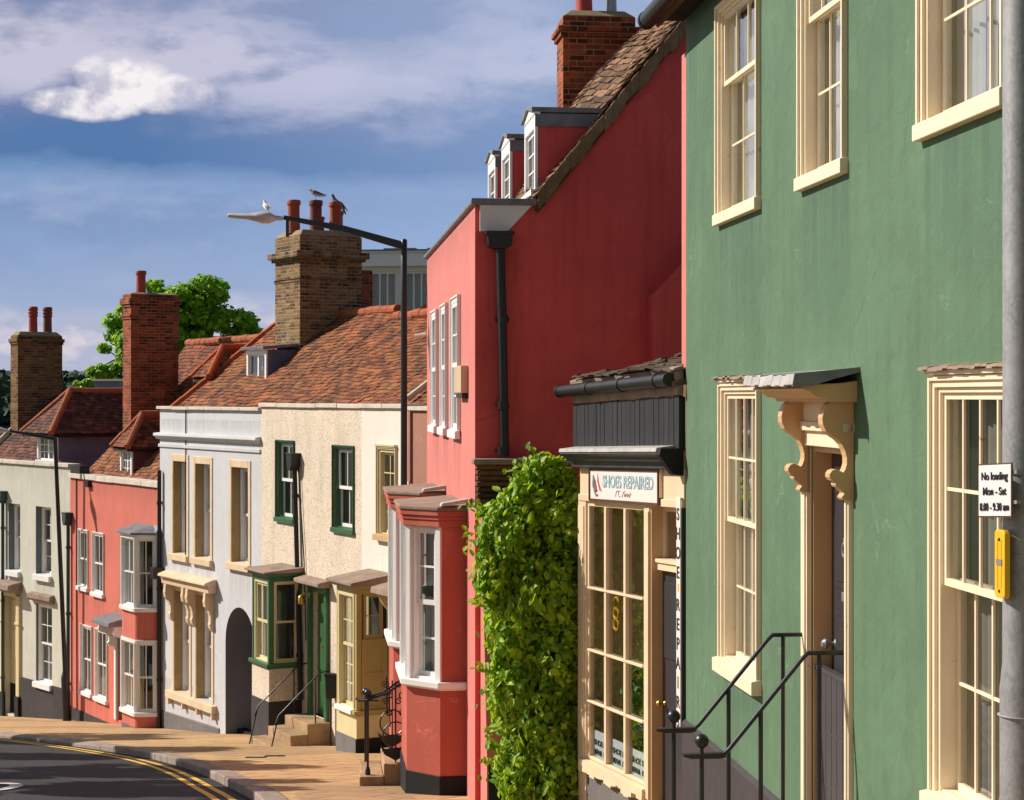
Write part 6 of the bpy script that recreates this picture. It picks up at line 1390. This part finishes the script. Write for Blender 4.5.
# ================================================================ birds
def bird(label, pos, heading, s, body, wing, beakm, upright=.25):
    """One skinned body from tail to beak, folded wings, legs."""
    fr = Fr((pos.x, pos.y), (pos.x+math.cos(heading), pos.y+math.sin(heading)))
    T = Thing('bird', label, 'bird', fr, pos.z, 'birds on the roofs')
    me = bpy.data.meshes.new('body'); up = upright
    pts = [(-.24,.02-.10*up*2),(-.13,.06-.03*up),(-.03,.10),(.07,.13+.05*up),(.12,.18+.10*up),(.145,.225+.12*up),(.19,.222+.12*up)]
    rs = [.012,.045,.07,.062,.036,.038,.010]
    vs = [(a*s, 0, (h+.07)*s) for a, h in pts]
    me.from_pydata(vs, [(i,i+1) for i in range(len(vs)-1)], [])
    o = bpy.data.objects.new('body', me); COL.objects.link(o); o.parent = T.e
    m = o.modifiers.new('skin', 'SKIN'); o.modifiers.new('sub', 'SUBSURF').levels = 2; o.modifiers['sub'].render_levels = 2
    for v, r in zip(me.skin_vertices[0].data, rs): v.radius = (r*s, r*s)
    me.skin_vertices[0].data[2].use_root = True
    me.materials.append(M[body])
    for sg in (-1, 1):
        b = MB(fr); pr = [(.08,.17+.05*up),(.02,.20),(-.10,.15),(-.28,.055-.15*up),(-.20,.07-.1*up),(-.06,.09),(.05,.12)]
        b.prism([(a*s, pos.z+(h+.05)*s) for a, h in pr], sg*.058*s, sg*.075*s, 'uz'); b.obj('wing', M[wing], T, bevel=.008*s)
        b = MB(fr); b.tube([(.0,sg*.025*s,pos.z+.11*s),(.01*s,sg*.025*s,pos.z+.005)], .008*s, 6); b.box(-.01*s, .05*s, sg*.025*s-.02*s, sg*.025*s+.02*s, pos.z, pos.z+.008*s); b.obj('leg', M['beak'], T)
    MB(fr).lathe((.185*s,0,pos.z+(.292+.12*up)*s), [(.014*s,0),(.012*s,.02*s),(.002*s,.06*s)], 8, (1,0,-.15)).obj('beak', M[beakm], T)
    return T
pg = P(266, 213.0, YL); bird('white gull standing on the street lamp head', pg, rad(115), .58, 'gull_white', 'gull_white', 'beak', .5)
def pot_top(u, o, h): q = FY.w(u, o, 0); return Vector((q.x, q.y, E+3.55+.14-.06+h))
bird('grey and white bird leaning out from the taller dark chimney pot', pot_top(2.35,-2.76,.76), rad(180), .9, 'gull_white', 'bird_grey', 'beak', -.1)
bird('dark bird perched upright on the shorter outer chimney pot', pot_top(2.05,-3.45,.58), rad(150), .95, 'bird_dark', 'bird_grey', 'beak', .9)

# ================================================================ buildings and trees behind
YB = 62.0; q0 = P(338, 397, YB); frB = Fr((q0.x, YB), (q0.x+5.2, YB-.6))
WB = Thing('flat_roofed_building', 'white flat roofed building with a row of windows behind the tiled roofs', 'building', frB, GP(YB))
zt = zz(252, YB); zw1, zw0 = zz(272, YB), zz(297, YB)-.6
hs = [(x0_, x0_+w_, zw0, zw1) for x0_, w_ in ((.95,.98),(2.10,.72),(2.95,.8))]
hs = [(frB.u(369.5), frB.u(397), zw0, zw1), (frB.u(403.5), frB.u(431), zw0, zw1)]
b = MB(frB); b.wall(0, 5.2, GP(YB)-.3, zt-.5, hs, .15); b.box(0, 5.2, -6, -5.9, GP(YB)-.3, zt-.5); b.box(-.01, .0, -5.9, -.01, GP(YB)-.3, zt-.5); b.box(5.2, 5.21, -5.9, -.01, GP(YB)-.3, zt-.5); b.obj('wall', M['white'], WB)
b = MB(frB); b.box(-.15, 5.35, -6, .22, zt-.5, zt-.06); b.box(-.2, 5.4, -6.05, .28, zt-.06, zt); b.obj('fascia', M['whitewood'], WB, bevel=.01)
b = MB(frB); b.box(-.22, 5.42, -6.1, .30, zt+.001, zt+.05)
for u in (1.4, 2.0, 2.9): b.box(u, u+.5, -2, -.8, zt+.05, zt+.18)
b.obj('roof', M['lead'], WB)
b = MB(frB); b.box(0, 5.2, -2.0, -1.9, zw0-.3, zw1+.3); b.obj('room_backing', M['net'], WB)
for h in hs: window(WB, frB, *h, depth=.05, inset=.03, cols=3, rt=1, rb=1, single=True, frame='whitewood', sill=None, box=.04, st=.03, bar=.05, curtain=('net','full'))
fb = Fr(tuple(P(94, 397, 66).xy), tuple(P(124, 397, 65.6).xy))
FBd = Thing('low_roof_block', 'grey flat roofed block just visible behind the brown tiled ridge', 'building', fb, GP(66))
b = MB(fb); b.box(0, fb.L, -3, 0, GP(66)-.3, zz(381, 66)); b.obj('wall', M['bluegrey'], FBd)
b = MB(fb); b.box(-.06, fb.L+.06, -3.05, .06, zz(381,66)+.001, zz(379,66)); b.obj('roof', M['coping'], FBd)

TREEL = leafmat('tree_leaf', [(0,(.08,.20,.014)),(.4,(.20,.42,.022)),(.75,(.36,.60,.035)),(1,(.52,.72,.06))], .5, .5)
BARK = bark('tree_bark', (.10,.075,.05))
def tree(name, label, base, blobs, n, size, mat=None, seed=1, group=None, trunk=.3, droop=.3):
    T = Thing(name, label, 'tree', unit(base.x, base.y), base.z, group)
    rg = np.random.default_rng(seed); sub = []
    for b_ in blobs:          # each mass breaks into smaller boughs of foliage
        for k in range(11):
            d = rg.normal(size=3); d /= np.linalg.norm(d); f = rg.uniform(.55, 1.0); s = rg.uniform(.26, .46)
            sub.append((b_[0]+d[0]*b_[3]*f, b_[1]+d[1]*b_[4]*f, b_[2]+d[2]*b_[5]*f, b_[3]*s, b_[4]*s, b_[5]*s*.8))
    pp, nn = blob_points(sub, n, seed, .6, .2)
    nn = nn + rg.normal(size=nn.shape)*.5 + np.array([-.5,-.2,.6])
    o = leaf_mesh('crown', pp, nn, size, mat or TREEL, None, (base.x,base.y,base.z), droop=droop, seed=seed, aspect=.7); o.parent = T.e
    fr = unit(base.x, base.y); b = MB(fr); top = max(blobs, key=lambda q: q[2]); rr = random.Random(seed)
    ctr = Vector((sum(q[0] for q in blobs)/len(blobs)-base.x, -(sum(q[1] for q in blobs)/len(blobs)-base.y), sum(q[2] for q in blobs)/len(blobs)))
    mid = Vector((ctr.x*.4, ctr.y*.4, base.z+(ctr.z-base.z)*.55))
    b.tube([(0,0,base.z-.2),(ctr.x*.15,ctr.y*.15,base.z+(ctr.z-base.z)*.3),tuple(mid),tuple(ctr)], [trunk*1.25,trunk,trunk*.75,trunk*.35], 10)
    for q in sub[::2]:
        e = Vector((q[0]-base.x, -(q[1]-base.y), q[2])); st = mid.lerp(ctr, rr.uniform(0,.9)); md = st.lerp(e, .5)+Vector((0,0,.12*(e-st).length))
        b.tube([tuple(st),tuple(md),tuple(e)], [trunk*.28,trunk*.16,trunk*.05], 6)
    b.obj('trunk', BARK, T, smooth=True); return T
YT = 84.0; S_ = YT/F
def TB(px, py, r, dy=0, rz=None): q = P(px, py, YT+dy); return (q.x, q.y, q.z, r, r, rz or r*.85)
bt_ = P(190, 397, YT); bt_.z = GP(YT)
tree('leafy_tree', 'big round green tree rising behind chimneys and tiled roofs', bt_, [TB(185,318,1.9,0),TB(212,322,1.75,.8),TB(160,330,1.7,-.5),TB(204,296,1.45,0),TB(150,305,1.2,.2),TB(160,350,1.6,-.6),TB(176,302,1.3,-.4),TB(240,338,1.0,.3),TB(136,342,1.65,0),TB(150,332,1.4,.3),TB(116,360,1.25,.5),TB(230,330,1.3,0),TB(180,370,2.4,1),TB(112,378,.85,0)], 24000, .25, seed=21, trunk=.35)
bs = P(84, 397, 75); bs.z = GP(75)
tree('small_tree', 'small bright green tree top beyond the brown hipped roof', bs, [(P(84,386,75).x,75,P(84,388,75).z,.45,.5,.35),(P(92,392,75).x,75.3,P(92,394,75).z,.5,.5,.35),(P(78,394,75).x,75,P(78,396,75).z,.4,.4,.3)], 2200, .2, seed=8, trunk=.12)
# far wooded hills
def hill_mat():
    m, k, out = newmat('haze_blue_hill'); tc = k.n('ShaderNodeTexCoord').outputs['Object']
    a = k.noise(tc, .012, 6, .7); c = k.mix(k.ramp(a, [(.35,0.0),(.6,1.0)]), (.012,.028,.026), (.025,.045,.034)); c = k.mix(k.ramp(k.noise(tc,.004,2,.5), [(.5,0.0),(.55,.6)]), c, (.06,.075,.04))  # hill greens are blued: distance haze put into the colour
    finish(k, out, c, .95, None, 0, 0, .1); return m
def hills(name, Y0, prof, depth, seed):
    rr = random.Random(seed); b = MB(unit(0,0)); n = 900; rows = 6; x0, x1 = -.62*Y0, .5*Y0
    for j in range(rows):
        t = j/(rows-1)
        for i in range(n+1):
            xq = x0+(x1-x0)*i/n; px = 512+xq/Y0*F
            top = zz(prof(px), Y0)
            h = top*math.sin(t*PI/2)+(-20)*(1-math.sin(t*PI/2)) + rr.uniform(-.0002,.0004)*Y0*(t > .3)
            b.v.append((xq, -(Y0+depth*t), h))
    for j in range(rows-1):
        for i in range(n): a = j*(n+1)+i; b.f.append((a, a+1, a+n+2, a+n+1))
    o = b.obj(name, hill_mat(), None); props(o, kind='structure'); return o
hills('hills', 900, lambda px: 381+3.5*math.sin(px*.02)+2*math.sin(px*.07), 200, 3)
hills('hills', 620, lambda px: 396+5*math.sin(px*.016+1)+2*math.sin(px*.06), 120, 4)
rgw = np.random.default_rng(77); wp = []
for Y0, base_, span, cnt in ((900, lambda px: 381+3.5*math.sin(px*.02)+2*math.sin(px*.07), 200, 9000), (620, lambda px: 396+5*math.sin(px*.016+1)+2*math.sin(px*.06), 120, 7000)):
    for q in range(cnt):
        px = rgw.uniform(-260, 420); t = 1-rgw.uniform(0, 1)**1.5*.6; xq = (px-512)/F*Y0; top = zz(base_(px), Y0)
        cl5 = math.sin(px*.31+t*19)+math.sin(px*.11-t*31)
        if cl5 < -.9 and t < .93: continue
        wp.append((xq, Y0+span*t-6, top*math.sin(t*PI/2)-20*(1-math.sin(t*PI/2))+rgw.uniform(-1,3.5)))
wp = np.array(wp); wn = rgw.normal(size=wp.shape)*.6+np.array([-.3,-.7,.5])
o = leaf_mesh('distant_wood', wp, wn, 6.5, leafmat('distant_leaf', [(0,(.010,.028,.022)),(.5,(.022,.05,.03)),(1,(.045,.085,.035))], .1, .8), None, (0,0,0), droop=.1, seed=6, aspect=1.0); props(o, 'dark wooded hillside far beyond the roofs', 'wood', None, 'stuff')
# trees across the road, which shade it and stand in the window panes
ac = [(-15.2,34.2,8.6,1.0),(-13.4,29.6,8.2,2.0),(-17.2,39.5,8.4,3.0),(-11.6,25.6,7.4,4.0),(-11.8,17.5,5.5,5.0)]
lab = 'leafy tree across the road, mirrored in the window panes'
for k, (tx, ty, th, sd) in enumerate(ac):
    bz = GP(ty); r = 1.35
    tree('roadside_tree', lab, Vector((tx,ty,bz)), [(tx,ty,bz+th-1.6,r,r,r*1.0),(tx+.7,ty+.8,bz+th-2.5,r*.9,r*.9,r*.8),(tx-.7,ty-.6,bz+th-2.6,r*.9,r*.9,r*.8)], 2600, .26, seed=int(30+sd), group='trees across the road', trunk=.16)

# ================================================================ light, sky, camera
SUN_AZ, SUN_EL = 17.0, 36.0
sd = Vector((-math.cos(rad(SUN_AZ))*math.cos(rad(SUN_EL)), math.sin(rad(SUN_AZ))*math.cos(rad(SUN_EL)), math.sin(rad(SUN_EL))))
ld = bpy.data.lights.new('sun', 'SUN'); ld.energy = 5.0; ld.angle = rad(.55); ld.color = (1.0, .92, .81)
lo_ = bpy.data.objects.new('sun', ld); COL.objects.link(lo_); lo_.rotation_euler = (-sd).to_track_quat('-Z', 'Y').to_euler(); lo_.location = (-30, 30, 40)
wd = bpy.data.worlds.new('World'); SC.world = wd; wd.use_nodes = True; t = wd.node_tree; t.nodes.clear(); k = NT(t)
out = k.n('ShaderNodeOutputWorld'); tc = k.n('ShaderNodeTexCoord').outputs['Generated']
sky = k.n('ShaderNodeTexSky', sky_type='NISHITA'); sky.sun_disc = False; sky.sun_elevation = rad(SUN_EL); sky.sun_rotation = math.atan2(sd.x, sd.y); sky.altitude = 20; sky.air_density = 1.2; sky.dust_density = 1.0
bg1 = k.n('ShaderNodeBackground', ins={'Color': sky.outputs[0], 'Strength': .05})
sp = k.n('ShaderNodeSeparateXYZ', ins={0: tc})
hl = k.math('SQRT', k.math('ADD', k.math('MULTIPLY', sp.outputs[0], sp.outputs[0]), k.math('MULTIPLY', sp.outputs[1], sp.outputs[1])))
w_ = k.math('DIVIDE', sp.outputs[2], k.math('MAXIMUM', hl, .001))
HV = lambda r, g, b_: srgb(r, g, b_)
def cloud(vec, scale, detail, rough, dist, step):
    """Density of a cloud layer and how sunlit its top is (density now against density a little higher up)."""
    d0 = k.noise(vec, scale, detail, rough, dist); v2 = k.n('ShaderNodeVectorMath', operation='ADD', ins={0: vec, 1: (-step*.7, 0, step)}).outputs[0]
    d1 = k.noise(v2, scale, detail, rough, dist)
    return d0, k.math('ADD', .5, k.math('MULTIPLY', k.math('SUBTRACT', d0, d1), 5.0), clamp=True)
nA, lA = cloud(k.mapping(tc, (1,1,2.6), (3.3,1.2,.4)), 4.2, 7, .56, .15, .045)
nB, lB = cloud(k.mapping(tc, (1,1,2.0), (1.7,6.2,2.4)), 13, 8, .55, .1, .012)
wd_ = k.math('ADD', w_, k.math('ADD', k.math('MULTIPLY', k.math('SUBTRACT', nA, .5), .06), k.math('MULTIPLY', k.math('SUBTRACT', nB, .5), .03)))
base = k.ramp(k.math('MULTIPLY', wd_, 2.0), [(0, HV(188,186,200)), (.06, HV(172,176,198)), (.10, HV(140,158,190)), (.17, HV(124,150,188)), (.225, HV(116,146,186)), (.25, HV(78,112,158)), (.30, HV(80,112,158)), (.36, HV(120,136,172)), (.44, HV(124,136,170)), (.60, HV(130,145,180)), (1, HV(110,135,178))])
ax = k.math('DIVIDE', sp.outputs[0], k.math('MAXIMUM', sp.outputs[1], .05))
# grey lilac deck high up, thinner bank lower down to the right
bank = k.math('MAXIMUM', k.ramp(k.math('MULTIPLY', wd_, 2.0), [(.27, 0.0), (.36, 1.0)]), k.math('MULTIPLY', k.ramp(k.math('MULTIPLY', wd_, 2.0), [(.08, .0), (.14, .75), (.20, .75), (.25, .0)]), .8))
aA = k.math('MULTIPLY', k.ramp(k.math('ADD', nA, k.math('MULTIPLY', k.math('SUBTRACT', nB, .5), .35)), [(.36, 0.0), (.60, 1.0)]), bank)
cA = k.mix(k.ramp(k.math('ADD', k.math('MULTIPLY', lA, .65), k.math('MULTIPLY', lB, .35)), [(.3, 0.0), (.72, 1.0)]), HV(114,122,156), HV(190,187,204))
cl_ = k.mix(k.math('MULTIPLY', aA, .85), base, cA)
# pale heaps along the horizon
low = k.ramp(k.math('ADD', w_, k.math('MULTIPLY', k.math('SUBTRACT', nB, .5), .09)), [(.035, 1.0), (.052, 0.0)])
cl_ = k.mix(k.math('MULTIPLY', low, .75), cl_, k.mix(k.ramp(lB, [(.3, 0.0), (.75, 1.0)]), HV(160,166,190), HV(205,196,202)))
# one sunlit cumulus low in the west
def bump_(cx_, rx_, cw_, rw_):
    a = k.math('DIVIDE', k.math('SUBTRACT', ax, cx_), rx_); c = k.math('DIVIDE', k.math('SUBTRACT', w_, cw_), rw_)
    return k.math('SUBTRACT', 1.0, k.math('ADD', k.math('MULTIPLY', a, a), k.math('MULTIPLY', c, c)))
nC, lC = cloud(k.mapping(tc, (1,1,1.25), (.3,.2,.9)), 30, 8, .56, .1, .006)
m1 = k.math('MAXIMUM', bump_(-.232, .034, .155, .010), k.math('MAXIMUM', bump_(-.212, .027, .168, .017), bump_(-.185, .030, .161, .011)))
m1 = k.math('ADD', k.math('MULTIPLY', m1, 1.5), k.math('MULTIPLY', k.math('SUBTRACT', nC, .49), 2.3))
cm = k.math('MULTIPLY', k.ramp(m1, [(.0, 0.0), (.85, 1.0)]), k.ramp(sp.outputs[1], [(.0, 0.0), (.1, 1.0)]))
cc = k.mix(k.ramp(k.math('ADD', lC, k.math('MULTIPLY', k.math('SUBTRACT', w_, .158), 16.0)), [(-.1, 0.0), (.95, 1.0)]), HV(172,172,192), HV(232,226,226))
cl_ = k.mix(k.math('MULTIPLY', cm, .93), cl_, cc)
cl_ = k.mix(k.math('MULTIPLY', k.ramp(k.math('ADD', ax, .3), [(.10, 0.0), (.36, .55)]), k.ramp(w_, [(.03, 0.0), (.06, 1.0)])), cl_, HV(150,170,204))
cl_ = k.mix(k.ramp(k.math('MULTIPLY', ax, -1.0), [(.287, 0.0), (.345, .9)]), cl_, k.mix(k.ramp(lA, [(.2, 0.0), (.8, 1.0)]), HV(176,182,204), HV(226,222,226)))  # bright sky added out of view to lighten the pane reflections
bg2 = k.n('ShaderNodeBackground', ins={'Color': cl_, 'Strength': 1.0})
cov = k.math('MULTIPLY', k.ramp(w_, [(.23, 1.0), (.48, .2)]), k.ramp(sp.outputs[1], [(-.1, .3), (.15, 1.0)]))
mx = k.n('ShaderNodeMixShader', ins={0: cov, 1: bg1.outputs[0], 2: bg2.outputs[0]}); k.link(mx.outputs[0], out.inputs[0])
cd = bpy.data.cameras.new('camera'); cam = bpy.data.objects.new('camera', cd); COL.objects.link(cam); SC.camera = cam
cam.location = (0, 0, E); cam.rotation_euler = (PI/2, 0, 0); cd.sensor_width = 36; cd.sensor_fit = 'HORIZONTAL'; cd.lens = F/1024*36; cd.shift_y = -3/1024; cd.clip_start = .1; cd.clip_end = 8000
SC.view_settings.view_transform = 'Standard'; SC.view_settings.look = 'None'; SC.view_settings.exposure = 0.28; SC.view_settings.gamma = 1.0
SC.cycles.max_bounces = 8; SC.cycles.transparent_max_bounces = 12
